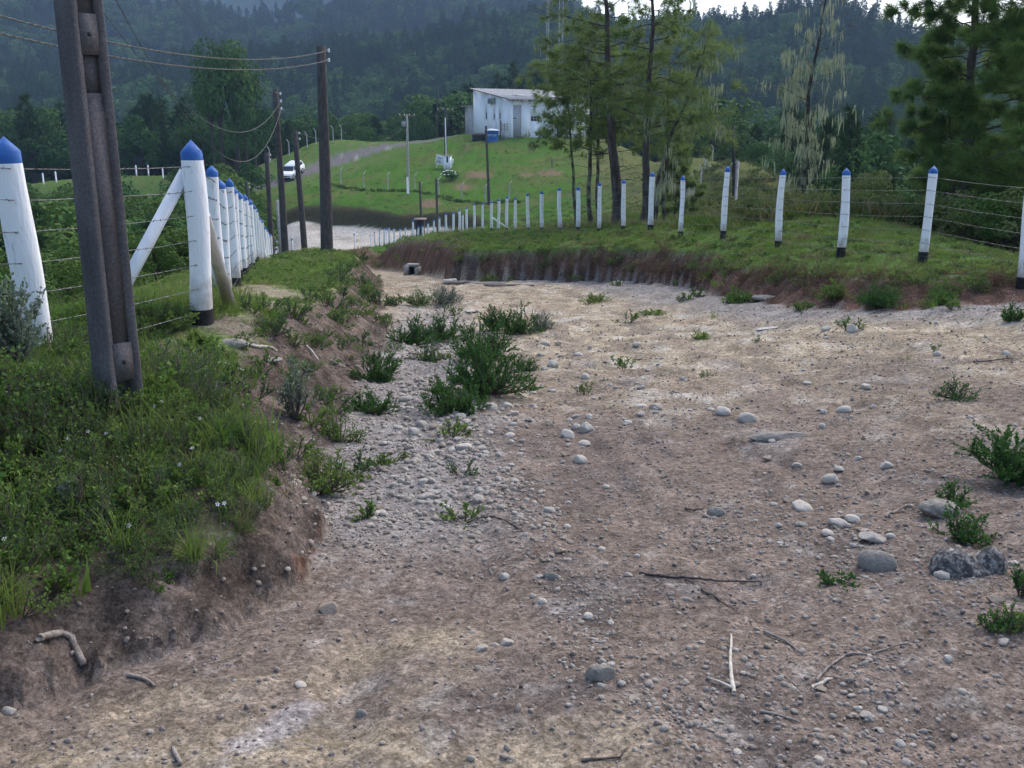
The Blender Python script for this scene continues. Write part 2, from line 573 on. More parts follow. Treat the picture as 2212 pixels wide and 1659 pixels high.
_ctrl_w = [
    (-4.8, 7, -0.1), (-6, 8, -0.6), (-8, 9.5, -1.6), (-10, 13, -2.2), (-13, 20, -4.6), (-20, 30, -9.5), (-8.6, 20, -1.7), (-9.2, 24, -2.0), (-6.5, 24, -1.55), (-9.2, 36, -2.95), (-11.5, 46, -4.2), (-30, 45, -14.5), (-35, 75, -17), (-45, 100, -15), (-28, 108, -11), (-60, 60, -20), (-6, 3, 0.1), (-8, 0, 0.0), (-14, 5, -4),
    (-57, 150, -4.2), (-69, 145, -5.2), (-40, 150, -4.2), (-42, 135, -6.5), (-70, 120, -13), (-90, 150, -8), (-110, 100, -22), (-40, 180, -7), (-15, 185, -6), (20, 190, -4), (-80, 190, -14),
    (28, 60, -14), (32, 40, -12), (20, 28, -5.5), (14, 22, -2.4), (12, 15, -0.7), (40, 90, -20), (34, 120, -12), (60, 140, -24), (60, 60, -22), (30, 190, -10), (80, 190, -26), (110, 120, -30), (140, 190, -32), (-140, 190, -26), (22, 8, 0.3), (16, 5, 0.5), (24, 15, -3),
    (14, 0, 0.6), (0, -4, 0.3), (-4, -4, 0.35),
]
_CTRL = np.array([W(*q) for q in _ctrl_px] + [np.array(q, float) for q in _ctrl_w])
_cc = (np.minimum(0.10 * np.hypot(_CTRL[:, 0], _CTRL[:, 1]), 3.0) + 0.25) ** 2


def _phi(X, Y):
    d2 = (X[:, None] - _CTRL[None, :, 0]) ** 2 + (Y[:, None] - _CTRL[None, :, 1]) ** 2
    return np.sqrt(d2 + _cc[None, :])


_n = len(_CTRL)
_A = np.zeros((_n + 3, _n + 3))
_A[:_n, :_n] = _phi(_CTRL[:, 0], _CTRL[:, 1]) - np.eye(_n) * 0.02
_A[:_n, _n] = _A[_n, :_n] = 1
_A[:_n, _n + 1] = _A[_n + 1, :_n] = _CTRL[:, 0]
_A[:_n, _n + 2] = _A[_n + 2, :_n] = _CTRL[:, 1]
_b = np.zeros(_n + 3)
_b[:_n] = _CTRL[:, 2]
_w = np.linalg.solve(_A, _b)


def upper(X, Y):
    out = np.empty(len(X))
    for i in range(0, len(X), 20000):
        s = slice(i, i + 20000)
        out[s] = _phi(X[s], Y[s]) @ _w[:_n] + _w[_n] + _w[_n + 1] * X[s] + _w[_n + 2] * Y[s]
    return out


# road outline: x, y, width of the slope beside it
ROAD = [(-2.9, -4, .5), (-2.2, 1, .5), (-1.72, 2.86, .5), (-1.57, 3.13, .5), (-1.35, 3.33, .5), (-1.13, 3.53, .45), (-1.07, 3.83, .42), (-.96, 4.1, .42), (-.98, 4.67, .5), (-1.1, 5.6, .9), (-1.2, 6.8, 1.3), (-1.44, 10.2, 1.4),
        (-1.95, 15, 1.1), (-2.79, 20.8, .95), (-3.5, 26.0, .9), (-6.4, 36, 1.0), (-10.4, 50, 1.2), (-16, 72, 2), (-20.5, 92, 3),
        (-16, 91, 3), (-10.2, 68, 1.4), (-5.6, 48, 1.2), (-2.9, 35, .8), (-1.6, 28.0, .5), (0.5, 27.0, .4), (1.9, 26.2, .4), (2.92, 24.78, 0.55), (3.99, 20.95, 0.60), (4.02, 18.25, 0.75), (4.30, 16.59, 0.85), (4.86, 14.81, 1.00), (5.36, 13.88, 1.10), (5.93, 13.64, 1.20), (6.50, 13.46, 1.40), (7.12, 13.27, 1.60), (15, 9.0, 2), (15, -4, 2)]


def _densify():
    P = []
    for i in range(len(ROAD)):
        a, b = np.array(ROAD[i]), np.array(ROAD[(i + 1) % len(ROAD)])
        L = np.hypot(*(b - a)[:2])
        n = max(2, int(L / (0.12 if min(a[1], b[1]) < 8 else 0.4)))
        for t in np.linspace(0, 1, n, endpoint=False):
            P.append(a + (b - a) * t)
    return np.array(P)


_RP = _densify()


def road_dist(X, Y):
    """signed distance to the road edge (negative on the road) and the slope width there"""
    d = np.empty(len(X))
    w = np.empty(len(X))
    for i in range(0, len(X), 8000):
        s = slice(i, i + 8000)
        q = (X[s, None] - _RP[None, :, 0]) ** 2 + (Y[s, None] - _RP[None, :, 1]) ** 2
        k = q.argmin(1)
        d[s] = np.sqrt(q[np.arange(len(k)), k])
        w[s] = _RP[k, 2]
    ins = np.zeros(len(X), bool)
    n = len(ROAD)
    for i in range(n):
        x1, y1, _ = ROAD[i]
        x2, y2, _ = ROAD[(i + 1) % n]
        if y1 == y2:
            continue
        c = ((y1 > Y) != (y2 > Y)) & (X < (x2 - x1) * (Y - y1) / (y2 - y1) + x1)
        ins ^= c
    return np.where(ins, -d, d), w


def poly_dist(X, Y, P):
    best = np.full(len(X), 1e9)
    for i in range(len(P) - 1):
        a, b = P[i], P[i + 1]
        ab = b - a
        t = np.clip(((X - a[0]) * ab[0] + (Y - a[1]) * ab[1]) / (ab @ ab), 0, 1)
        best = np.minimum(best, np.hypot(X - a[0] - t * ab[0], Y - a[1] - t * ab[1]))
    return best


YARD = np.array([[-27, 93], [-10, 92], [-2, 98], [-4.5, 104], [-10, 108.5], [-18, 111.5], [-26, 111.5], [-31, 104]])


def in_poly(X, Y, P):
    ins = np.zeros(len(X), bool)
    n = len(P)
    for i in range(n):
        x1, y1 = P[i]
        x2, y2 = P[(i + 1) % n]
        if y1 == y2:
            continue
        ins ^= ((y1 > Y) != (y2 > Y)) & (X < (x2 - x1) * (Y - y1) / (y2 - y1) + x1)
    return ins


def terrain(X, Y):
    X = np.atleast_1d(np.asarray(X, float))
    Y = np.atleast_1d(np.asarray(Y, float))
    U = upper(X, Y)
    R = -0.085 * np.maximum(Y, -2) - 0.04 * np.maximum(Y - 26, 0)
    R = R + 0.11 * np.maximum(0, np.sqrt((X - 2) ** 2 + 0.4) + (X - 2)) / 2 - 0.03
    d, w = road_dist(X, Y)
    near = sstep(30, 8, Y)
    ero = fbm(X * 3.2, Y * 3.2, 3, 5.0) * (0.10 + 0.10 * near) + fbm(X * 9, Y * 9, 2, 2.0) * 0.05
    tt = np.clip((d + ero * sstep(0.9, 0.2, np.abs(d - 0.25))) / w, 0, 1)
    steep = np.where(w < 0.75, 1.0, 0.0)
    m = tt * tt * (3 - 2 * tt)
    m = np.where(steep > 0, np.clip(tt * 1.25, 0, 1) ** 0.8, m)
    far = sstep(62, 88, Y)
    H = R * (1 - m) + U * m
    H = H * (1 - far) + U * far
    # relief
    a = np.where(m < 0.05, 1.0, 0.6)
    H = H + a * (fbm(X * 0.8, Y * 0.8, 3, 1.0) * 0.06 * sstep(70, 30, Y) + fbm(X * 4, Y * 4, 4, 3.0) * 0.02 * sstep(40, 15, Y) + fbm(X * 11, Y * 11, 3, 7.0) * 0.018 * sstep(14, 6, Y))
    H = H + fbm(X * 0.11, Y * 0.11, 4, 8.0) * 0.5 * sstep(60, 110, Y) + fbm(X * .5, Y * .5, 3, 6.0) * .16 * sstep(70, 110, Y)
    yy = (Y > 85) & (Y < 125)
    if yy.any():
        yin = in_poly(X[yy], Y[yy], YARD)
        yd_ = poly_dist(X[yy], Y[yy], np.vstack([YARD, YARD[:1]])) * np.where(yin, 1, -1)
        H[yy] -= 1.1 * sstep(-1.5, -.3, yd_) * sstep(97, 103, Y[yy])
    led = fbm(X * .9 + Y * .5, Y * 2.6 - X * .35, 3, 19.0)
    H = H + (1 - m) * (np.floor(led * 5) / 5 * .5 + led * .5) * 0.11 * sstep(5, 11, Y) * sstep(50, 28, Y)
    # wheel ruts and run-off channels on the road
    rut = np.abs(noise2((X + 0.25 * Y) * 0.9 + 4, Y * 0.16))
    H = H - (1 - m) * sstep(0.16, 0.0, rut) * 0.03 * sstep(45, 25, Y)
    H = H - (1 - m) * sstep(.5, 0, np.abs(X + 0.45 + 0.06 * Y - .3 * np.sin(Y * .7))) * 0.05 * sstep(4.5, 7, Y) * sstep(24, 14, Y)
    return H, m, d, U


def ground_z(x, y):
    return float(terrain([x], [y])[0][0])


_hit_cache_Y = np.concatenate([np.arange(1.2, 12, 0.02), np.arange(12, 40, 0.06), np.arange(40, 190, 0.3)])


def hit(px, py):
    """first ground point along the sight line of a place in the photograph"""
    u = (px - 1106) / FPX
    v = (829.5 - py) / FPX
    k = _hit_cache_Y / (CP + v * SP)
    X = u * k
    Z = EYE + k * (v * CP - SP)
    H = terrain(X, _hit_cache_Y)[0]
    i = np.argmax(H > Z)
    if not (H > Z).any():
        i = len(X) - 1
    return np.array([X[i], _hit_cache_Y[i], H[i]])


# hill track (world polyline)
TRACK = [W(*q)[:2] for q in [(560, 395, 133), (600, 388, 134.5), (660, 368, 139), (740, 342, 146), (820, 320, 152.5), (900, 305, 158), (980, 292, 163.5), (1010, 289, 165), (1060, 292, 163)]]
TRACK = np.array(TRACK)


def hit_xy(px, py):
    u = (px - 1106) / FPX
    v = (829.5 - py) / FPX
    t = (v * CP - SP) / (CP + v * SP)
    Y = -EYE / (t + .085)
    return u * Y / (CP + v * SP), Y


def soil_colours(X, Y, m, d, slope):
    n1 = fbm(X * 0.55, Y * 0.55, 4, 11.)
    n2 = fbm(X * 1.9, Y * 1.9, 4, 23.)
    n3 = fbm(X * 6.0, Y * 6.0, 3, 31.)
    L = lambda a, b, t: a + (b - a) * t[:, None]
    brown = np.array([.178, .141, .114])
    dkbrown = np.array([.120, .098, .088])
    tan = np.array([.40, .33, .225])
    pale = np.array([.44, .415, .375])
    grey = np.array([.25, .235, .225])
    red = np.array([.135, .078, .055])
    soil = np.array([.085, .068, .058])
    green = np.array([.085, .14, .038])
    hill = np.array([.068, .138, .026])
    dry = np.array([.155, .135, .065])
    c = np.tile(brown, (len(X), 1))
    c = L(c, dkbrown, sstep(-.05, .35, n2) * sstep(9, 5, Y) * sstep(-1.2, 0.6, X) * .8)
    # sandy light band further down and at the bottom on the left
    t = sstep(6.2, 12, Y + n1 * 3.5 + (X - 1.6) * .35)
    c = L(c, tan, t * (.45 + .55 * sstep(-.25, .2, n2)) * .85)
    c = L(c, tan * .82, sstep(3.7, 2.7, Y + n2 * 1.1 + np.abs(X + .6) * .8) * .6)
    c = L(c, pale, sstep(.05, .5, n2 + n1 * .3) * sstep(4.5, 10, Y) * .5)
    c = L(c, pale, sstep(.2, .55, n3 + n2 * .55) * .30)
    c = L(c, dkbrown, sstep(.1, .45, fbm(X * 3.1, Y * 4.2, 4, 71.)) * .45 * sstep(14, 6, Y))
    # stony gully
    gl = sstep(1.0, .3, np.abs(X + .45 + .06 * Y)) * sstep(4.0, 5.2, Y) * sstep(26, 12, Y)
    c = L(c, grey, gl * .7)
    # damp darker earth and worn wheel tracks
    dm_ = fbm(X * .9 + 3, Y * .5, 4, 91.)
    c = L(c, dkbrown * 1.05, sstep(.05, .35, dm_) * .5 * sstep(16, 7, Y) * (1 - gl))
    for off, ww in ((1.05, .22), (2.55, .25)):
        tr_ = sstep(ww, ww * .4, np.abs(X - off + .03 * Y + .12 * np.sin(Y * .8 + off)))
        c = L(c, brown * 1.18, tr_ * .5 * sstep(2, 4, Y) * sstep(22, 12, Y))
    c = L(c, grey * .85, sstep(-2.2, -.6, d + n1 * .8) * (X > 0) * sstep(10, 13, Y) * .75)
    # smooth grey clay patch at the lower left
    gp = hit_xy(600, 1555)
    gu = (X - gp[0]) * .85 - (Y - gp[1]) * .5
    gv = (X - gp[0]) * .5 + (Y - gp[1]) * .85
    q = np.hypot(gu / .085, gv / .23) + n3 * .9 + n2 * .6
    c = L(c, np.array([.31, .28, .265]), sstep(1.15, .75, q) * .8)
    # cut faces and slopes
    cut = sstep(.0, .07, m) * sstep(1.0, .75, m)
    cut = np.maximum(cut, sstep(-.22, -.06, d) * (m < .08) * (Y > 12) * (X > -2.2) * sstep(75, 60, Y))
    cutc = np.where((X > -1.0)[:, None] | (Y > 30)[:, None], red, np.array([.115, .09, .075]))
    cutc = cutc * (.45 + .8 * sstep(-.4, .5, fbm(X * 4.5 + Y * .6, Y * 1.6, 3, 81.)))[:, None]
    c = c * (1 - cut[:, None] * .93) + cutc * cut[:, None] * .93
    # grass cover on the upper surface
    g = sstep(.82, .98, m + n2 * .12)
    sparse = sstep(.1, -.25, n1 + n2 * .5) * (X < 0) * sstep(6, 8, Y) * sstep(20, 14, Y)
    gc = L(np.tile(green, (len(X), 1)), dry, sstep(.0, .45, n2 + n1 * .4) * .6)
    c = L(c, gc, g * (1 - sparse * .85))
    c = L(c, soil, g * (X < -1) * sstep(8, 6.5, Y) * .8)
    # shaded valley floor under the trees
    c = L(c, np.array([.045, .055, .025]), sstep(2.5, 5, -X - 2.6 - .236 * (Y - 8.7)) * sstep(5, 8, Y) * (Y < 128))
    # far hill
    fr = sstep(60, 85, Y)
    nh = fbm(X * .13, Y * .13, 5, 41.)
    nh2 = fbm(X * .5, Y * .5, 4, 43.)
    hc = L(np.tile(hill, (len(X), 1)), np.array([.11, .125, .042]), sstep(-.1, .35, nh) * .8)
    hc = L(hc, np.array([.05, .095, .022]), sstep(.05, .4, nh2) * .6)
    hc = L(hc, np.array([.15, .105, .07]), sstep(.30, .45, nh2 - nh * .2) * .65)
    hc = L(hc, np.array([.045, .075, .022]), sstep(.0, .4, fbm(X * 1.1, Y * .8, 4, 47.)) * .55)
    for bx, by, bY, br in ((1035, 362, 131, 1.9), (1190, 371, 131, 2.0), (1140, 375, 130, 1.3), (928, 447, 115, 1.5), (1000, 398, 124, 1.2)):
        bp_ = W(bx, by, bY)
        hc = L(hc, np.array([.19, .13, .09]), sstep(1.2, .6, np.hypot((X - bp_[0]) / br, (Y - bp_[1]) / (br * 1.2)) + nh2 * .5) * .9)
    c = L(c, hc, fr * g * sstep(-30, -24, X + (Y - 130) * -.6 + 0 * X))
    # spur of scrub on the right
    sp = sstep(8, 14, X + (Y - 40) * .02) * sstep(19, 26, Y)
    c = L(c, np.array([.13, .13, .055]), sp * .75)
    # yard of pale sand, its cut bank, the hill track
    yin = in_poly(X, Y, YARD)
    ydd = poly_dist(X, Y, np.vstack([YARD, YARD[:1]])) * np.where(yin, 1, -1)
    yd = sstep(-.45, -.1, ydd)
    yc = L(np.tile(np.array([.56, .50, .415]), (len(X), 1)), np.array([.42, .36, .285]), sstep(0, .4, fbm(X * .25, Y * .7, 4, 51.)))
    c = L(c, yc, yd)
    bank = sstep(-2.6, -1.9, ydd + nh2 * .8) * sstep(101, 105, Y)
    c = L(c, np.array([.062, .050, .032]), bank * (1 - yd) * .9)
    td = poly_dist(X, Y, TRACK)
    c = L(c, L(np.tile(np.array([.15, .14, .135]), (len(X), 1)), np.array([.30, .28, .26]), sstep(.25, .5, nh2)), sstep(1.7, 1.1, td + nh2 * .4))
    return np.clip(c, .01, .8), g, yd, td


def build_ground():
    ys = [-4.0]
    while ys[-1] < 1.4:
        ys.append(ys[-1] + 0.18)
    while ys[-1] < 192:
        ys.append(ys[-1] * (1.0042 if 20 < ys[-1] < 29 else 1.003 if 101 < ys[-1] < 116 else 1.0125))
    ys = np.array(ys)
    ns = 430
    # denser in the middle of the view
    s = np.linspace(-1, 1, ns)
    s = s * (0.72 + 0.28 * np.abs(s) ** 2)
    half = 4.2 + 0.78 * np.maximum(ys, 0)
    X = (s[None, :] * half[:, None]).ravel()
    Y = np.repeat(ys, ns)
    H, m, d, U = terrain(X, Y)
    nr = len(ys)
    Hg = H.reshape(nr, ns)
    Xg = X.reshape(nr, ns)
    gx = np.gradient(Hg, axis=1) / (np.gradient(Xg, axis=1))
    gy = np.gradient(Hg, axis=0) / np.gradient(ys)[:, None]
    slope = np.hypot(gx, gy).ravel()
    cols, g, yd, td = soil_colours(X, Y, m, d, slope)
    V = np.stack([X, Y, H], 1)
    i = np.arange(nr - 1)[:, None] * ns
    j = np.arange(ns - 1)[None, :]
    F = np.stack([i + j, i + j + 1, i + ns + j + 1, i + ns + j], -1).reshape(-1, 4)
    dm = d[F].mean(1)
    Ym = Y[F].mean(1)
    ydm = yd[F].mean(1) > .5
    tdm = td[F].mean(1) < 1.5
    cls = np.zeros(len(F), int)
    cls[(dm < 0.02) & (Ym < 75)] = 1
    cls[ydm] = 2
    cls[tdm] = 3
    for k, nm in enumerate(['ground', 'dirt_road', 'sand_yard', 'hill_track']):
        f = F[cls == k]
        u, inv = np.unique(f, return_inverse=True)
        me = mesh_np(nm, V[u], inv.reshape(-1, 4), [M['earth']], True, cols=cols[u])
        lab = {'ground': 'sloping grassy ground and earth banks beside the road', 'dirt_road': 'rutted stony dirt road running downhill',
               'sand_yard': 'pale sandy open yard at the foot of the green hill', 'hill_track': 'grey gravel track climbing the green hill'}[nm]
        add(nm, me, label=lab, cat=nm.replace('_', ' '), kind='structure')


build_ground()
# ------------------------------------------------------------------ scatter by geometry nodes (for what nobody could count)
def proto_collection(name, meshes):
    c = bpy.data.collections.new(name)
    for i, me in enumerate(meshes):
        o = bpy.data.objects.new('%s_%02d' % (name, i), me)
        c.objects.link(o)
    return c


def scatter(name, pts, rots, scls, idx, coll, label, cat, kind='stuff'):
    pts = np.asarray(pts, np.float32)
    n = len(pts)
    me = bpy.data.meshes.new(name)
    me.vertices.add(n)
    me.vertices.foreach_set('co', pts.ravel())
    a = me.attributes.new('rot', 'FLOAT_VECTOR', 'POINT')
    a.data.foreach_set('vector', np.asarray(rots, np.float32).ravel())
    scls = np.asarray(scls, np.float32)
    if scls.ndim == 1:
        scls = np.repeat(scls[:, None], 3, 1)
    a = me.attributes.new('scl', 'FLOAT_VECTOR', 'POINT')
    a.data.foreach_set('vector', scls.ravel())
    a = me.attributes.new('idx', 'INT', 'POINT')
    a.data.foreach_set('value', np.asarray(idx, np.int32))
    o = add(name, me, label=label, cat=cat, kind=kind)
    ng = bpy.data.node_groups.new(name + '_scatter', 'GeometryNodeTree')
    ng.interface.new_socket('Geometry', in_out='INPUT', socket_type='NodeSocketGeometry')
    ng.interface.new_socket('Geometry', in_out='OUTPUT', socket_type='NodeSocketGeometry')
    gi = ng.nodes.new('NodeGroupInput')
    go = ng.nodes.new('NodeGroupOutput')
    ci = ng.nodes.new('GeometryNodeCollectionInfo')
    ci.inputs['Collection'].default_value = coll
    ci.inputs['Separate Children'].default_value = True
    ci.inputs['Reset Children'].default_value = True
    ip = ng.nodes.new('GeometryNodeInstanceOnPoints')
    ip.inputs['Pick Instance'].default_value = True

    def na(nm, t):
        q = ng.nodes.new('GeometryNodeInputNamedAttribute')
        q.data_type = t
        q.inputs['Name'].default_value = nm
        return q.outputs['Attribute']
    er = ng.nodes.new('FunctionNodeEulerToRotation')
    ng.links.new(na('rot', 'FLOAT_VECTOR'), er.inputs[0])
    ng.links.new(gi.outputs[0], ip.inputs['Points'])
    ng.links.new(ci.outputs[0], ip.inputs['Instance'])
    ng.links.new(na('idx', 'INT'), ip.inputs['Instance Index'])
    ng.links.new(er.outputs[0], ip.inputs['Rotation'])
    ng.links.new(na('scl', 'FLOAT_VECTOR'), ip.inputs['Scale'])
    ng.links.new(ip.outputs[0], go.inputs[0])
    md = o.modifiers.new('scatter', 'NODES')
    md.node_group = ng
    return o


def rand_unit(n, r=rng):
    v = r.normal(size=(n, 3))
    return v / (np.linalg.norm(v, axis=1)[:, None] + 1e-9)


def leaf_quads(P, Nrm, size, r=rng, aspect=0.6):
    """one pointed leaf (two triangles) at each point, lying across the given normal"""
    n = len(P)
    size = np.broadcast_to(size, (n,))[:, None]
    t = rand_unit(n, r)
    a = np.cross(Nrm, t)
    a /= np.linalg.norm(a, axis=1)[:, None] + 1e-9
    b = np.cross(Nrm, a)
    V = np.stack([P - a * size, P + b * size * aspect + Nrm * size * .15, P + a * size, P - b * size * aspect + Nrm * size * .15], 1)
    F = np.arange(n * 4).reshape(n, 4)
    return V.reshape(-1, 3), F


def leaf_dir(P, D, size, width, r=rng):
    """narrow leaf from P along D"""
    n = len(P)
    size = np.broadcast_to(size, (n,))[:, None]
    width = np.broadcast_to(width, (n,))[:, None]
    s = np.cross(D, rand_unit(n, r))
    s /= np.linalg.norm(s, axis=1)[:, None] + 1e-9
    V = np.stack([P, P + D * size * .45 + s * width, P + D * size, P + D * size * .45 - s * width], 1)
    return V.reshape(-1, 3), np.arange(n * 4).reshape(n, 4)


def needles(P, D, k, length, width, r=rng, spread=.8, droop=.25):
    """k thin needles fanning out of each tuft point"""
    n = len(P)
    P = np.repeat(P, k, 0)
    D = np.repeat(D, k, 0)
    d = D + rand_unit(n * k, r) * spread
    d[:, 2] -= droop
    d /= np.linalg.norm(d, axis=1)[:, None] + 1e-9
    L = length * r.uniform(.6, 1.15, n * k)[:, None]
    s = np.cross(d, rand_unit(n * k, r))
    s /= np.linalg.norm(s, axis=1)[:, None] + 1e-9
    V = np.stack([P - s * width / 2, P + s * width / 2, P + d * L], 1)
    return V.reshape(-1, 3), np.arange(n * k * 3).reshape(-1, 3)


# ---- tree kinds
def broadleaf_tree(seed, h, leaves, size, mat, spread=.42, trunk_frac=.3):
    r = np.random.default_rng(seed)
    mb = MB()
    mb.tube([[0, 0, -1.0], [0.02 * h, 0, .25 * h], [.0, .02 * h, .55 * h], [0, 0, .8 * h]], [.028 * h, .022 * h, .014 * h, .006 * h], 6)
    nl = 13
    cen = []
    for i in range(nl):
        a = i * 2.4 + r.uniform(-.4, .4)
        rr = h * spread * math.sqrt(r.uniform(.02, .8))
        z = h * (trunk_frac + (1 - trunk_frac) * r.uniform(.18, .86) * (1 - .4 * (rr / (h * spread)) ** 2))
        c = np.array([rr * math.cos(a), rr * math.sin(a), z])
        cen.append(c)
        mb.tube([[0, 0, z * .55], c * [.5, .5, 0] + [0, 0, z * .8], c], [.012 * h, .008 * h, .003 * h], 4, False)
    cen = np.array(cen)
    rad = h * r.uniform(.13, .23, nl)
    k = r.integers(0, nl, leaves)
    u = rand_unit(leaves, r)
    u[:, 2] = u[:, 2] * .8 + .12
    q = r.uniform(.6, 1.08, leaves) ** .35
    P = cen[k] + u * (rad[k] * q)[:, None]
    nr = u + rand_unit(leaves, r) * .7
    nr /= np.linalg.norm(nr, axis=1)[:, None]
    V, F = leaf_quads(P, nr, size * r.uniform(.6, 1.25, leaves), r, .65)
    return mb.mesh('trunk', M['bark'], True), mesh_np('crown', V, F, [mat], False)


def conifer_tree(seed, h, tufts, k, nlen, nwid, mat, open_=.35, rad=.2, shape=.8):
    """pine with whorls of upswept limbs and needle tufts"""
    r = np.random.default_rng(seed)
    mb = MB()
    bend = r.uniform(-.03, .03, 2) * h
    tp = lambda t: np.array([bend[0] * t * t, bend[1] * t * t, h * t])
    mb.tube([[0, 0, -1.0]] + [tp(t) for t in (.0, .25, .5, .75, 1)], [.02 * h, .017 * h, .014 * h, .011 * h, .007 * h, .002 * h], 6)
    P = []
    D = []
    nb = 34
    for i in range(nb):
        t = open_ + (1 - open_) * (i + .5) / nb
        L = h * rad * ((1 - (t - open_) / (1 - open_)) ** shape * .95 + .12) * r.uniform(.55, 1.2)
        a = i * 2.4 + r.uniform(-.5, .5)
        o = np.array([math.cos(a), math.sin(a), 0])
        b0 = tp(t)
        b1 = b0 + o * L * .55 + [0, 0, L * .08]
        b2 = b0 + o * L + [0, 0, L * r.uniform(.05, .4)]
        mb.tube([b0, b1, b2], [.004 * h, .003 * h, .001 * h], 3, False)
        n = max(2, int(tufts / nb * (.4 + L / (h * rad))))
        s = r.uniform(.25, 1.05, n)
        q = b0 + np.outer(s, o * L) + np.stack([0 * s, 0 * s, L * .25 * s * s], 1) + r.normal(size=(n, 3)) * L * .16
        P.append(q)
        D.append(np.tile(o * .5 + [0, 0, .45], (n, 1)) + r.normal(size=(n, 3)) * .3)
    V, F = needles(np.concatenate(P), np.concatenate(D), k, nlen, nwid, r, .85, .12)
    return mb.mesh('trunk', M['bark'], True), mesh_np('crown', V, F, [mat], False)


def joined(parts, name):
    """one mesh out of trunk and crown, for masses"""
    Vs, F3, F4, mi3, mi4, mats, off = [], [], [], [], [], [], 0
    for k, me in enumerate(parts):
        v = np.empty(len(me.vertices) * 3, np.float32)
        me.vertices.foreach_get('co', v)
        Vs.append(v.reshape(-1, 3))
        mats.append(me.materials[0])
        lt = np.empty(len(me.polygons), np.int32)
        me.polygons.foreach_get('loop_total', lt)
        ls = np.empty(len(me.polygons), np.int32)
        me.polygons.foreach_get('loop_start', ls)
        vi = np.empty(len(me.loops), np.int32)
        me.loops.foreach_get('vertex_index', vi)
        for c, Fl, ml in ((3, F3, mi3), (4, F4, mi4)):
            s = ls[lt == c]
            if len(s):
                Fl.append(vi[s[:, None] + np.arange(c)[None, :]] + off)
                ml.append(np.full(len(s), k))
        off += len(me.vertices)
    F = []
    mi = []
    if F3:
        F.append(np.concatenate(F3))
        mi += mi3
    if F4:
        F.append(np.concatenate(F4))
        mi += mi4
    return mesh_np(name, np.concatenate(Vs), F, mats, False, np.concatenate(mi))


# ------------------------------------------------------------------ far hills
def hill_h(X, Y):
    r = np.hypot(X, Y)
    az = np.degrees(np.arctan2(X, Y))
    # right ridge about 520 m away, left mountain about 900 m away
    def ridge(r0, r1, e, base):
        t = np.clip((r - r0) / (r1 - r0), 0, 1)
        top = EYE + r1 * np.tan(np.radians(e))
        back = np.clip((r - r1) / 300, 0, 1)
        return base + (top - base) * (t * .55 + .45 * t * t) - back ** 2 * 70
    eR = np.interp(az, [-30, -6, 2, 8, 11, 13.4, 15, 18, 19.6, 21, 24, 30, 45], [1.0, 4.2, 5.5, 5.1, 5.05, 5.1, 5.5, 5.4, 4.8, 4.4, 4.3, 4.2, 4.0])
    eR = eR + noise2(az * .45, 0 * az) * .08
    h1 = ridge(205, 560, eR, -34)
    eC = np.interp(az, [-45, -30, -20, -13, -8, -2, 4, 8, 12, 30], [9.5, 8.2, 6.6, 5.9, 7.0, 8.2, 6.0, 4.0, 3.6, 3.0])
    h2 = ridge(330, 900, eC, -34)
    eL = np.interp(az, [-45, -20, -14, -8, 0, 10, 30], [8.6, 8.8, 8.9, 9.2, 8.0, 3.5, 3])
    h3 = ridge(900, 1700, eL, -60)
    h = np.maximum(np.maximum(h1, h2), h3)
    h = h + fbm(X * .012, Y * .012, 4, 61.) * np.clip((r - 190) / 250, 0.1, 1) * np.where(h1 >= h - .01, np.interp(r, [190, 420, 560], [22, 16, 4]), 24)
    return h


def build_hills():
    az = np.radians(np.linspace(-46, 46, 150))
    rr = 150 * np.exp(np.linspace(0, math.log(2100 / 150), 130))
    A, R = np.meshgrid(az, rr)
    X = (R * np.sin(A)).ravel()
    Y = (R * np.cos(A)).ravel()
    H = hill_h(X, Y)
    H = np.where(Y < 205, np.minimum(H, -40), H)
    ns = len(az)
    i = np.arange(len(rr) - 1)[:, None] * ns
    j = np.arange(ns - 1)[None, :]
    F = np.stack([i + j, i + j + 1, i + ns + j + 1, i + ns + j], -1).reshape(-1, 4)
    cols = np.tile([.022, .038, .016], (len(X), 1)) * (1 + .5 * fbm(X * .05, Y * .05, 3, 3.))[:, None]
    me = mesh_np('hills', np.stack([X, Y, H], 1), F, [M['earth']], True, cols=cols)
    add('hills', me, label='forested mountain slopes closing off the valley', cat='hills', kind='structure')


build_hills()

# protos for the far forest
FOREST = []
for s in range(5):
    FOREST.append(joined(broadleaf_tree(100 + s, 11.5, 1500, .40, M['forest_leaf'], .44, .2), 'forest_broadleaf'))
for s in range(4):
    FOREST.append(joined(conifer_tree(120 + s, 15, 260, 7, 1.25, .16, M['forest_pine'], .25, .21, .75), 'forest_conifer'))


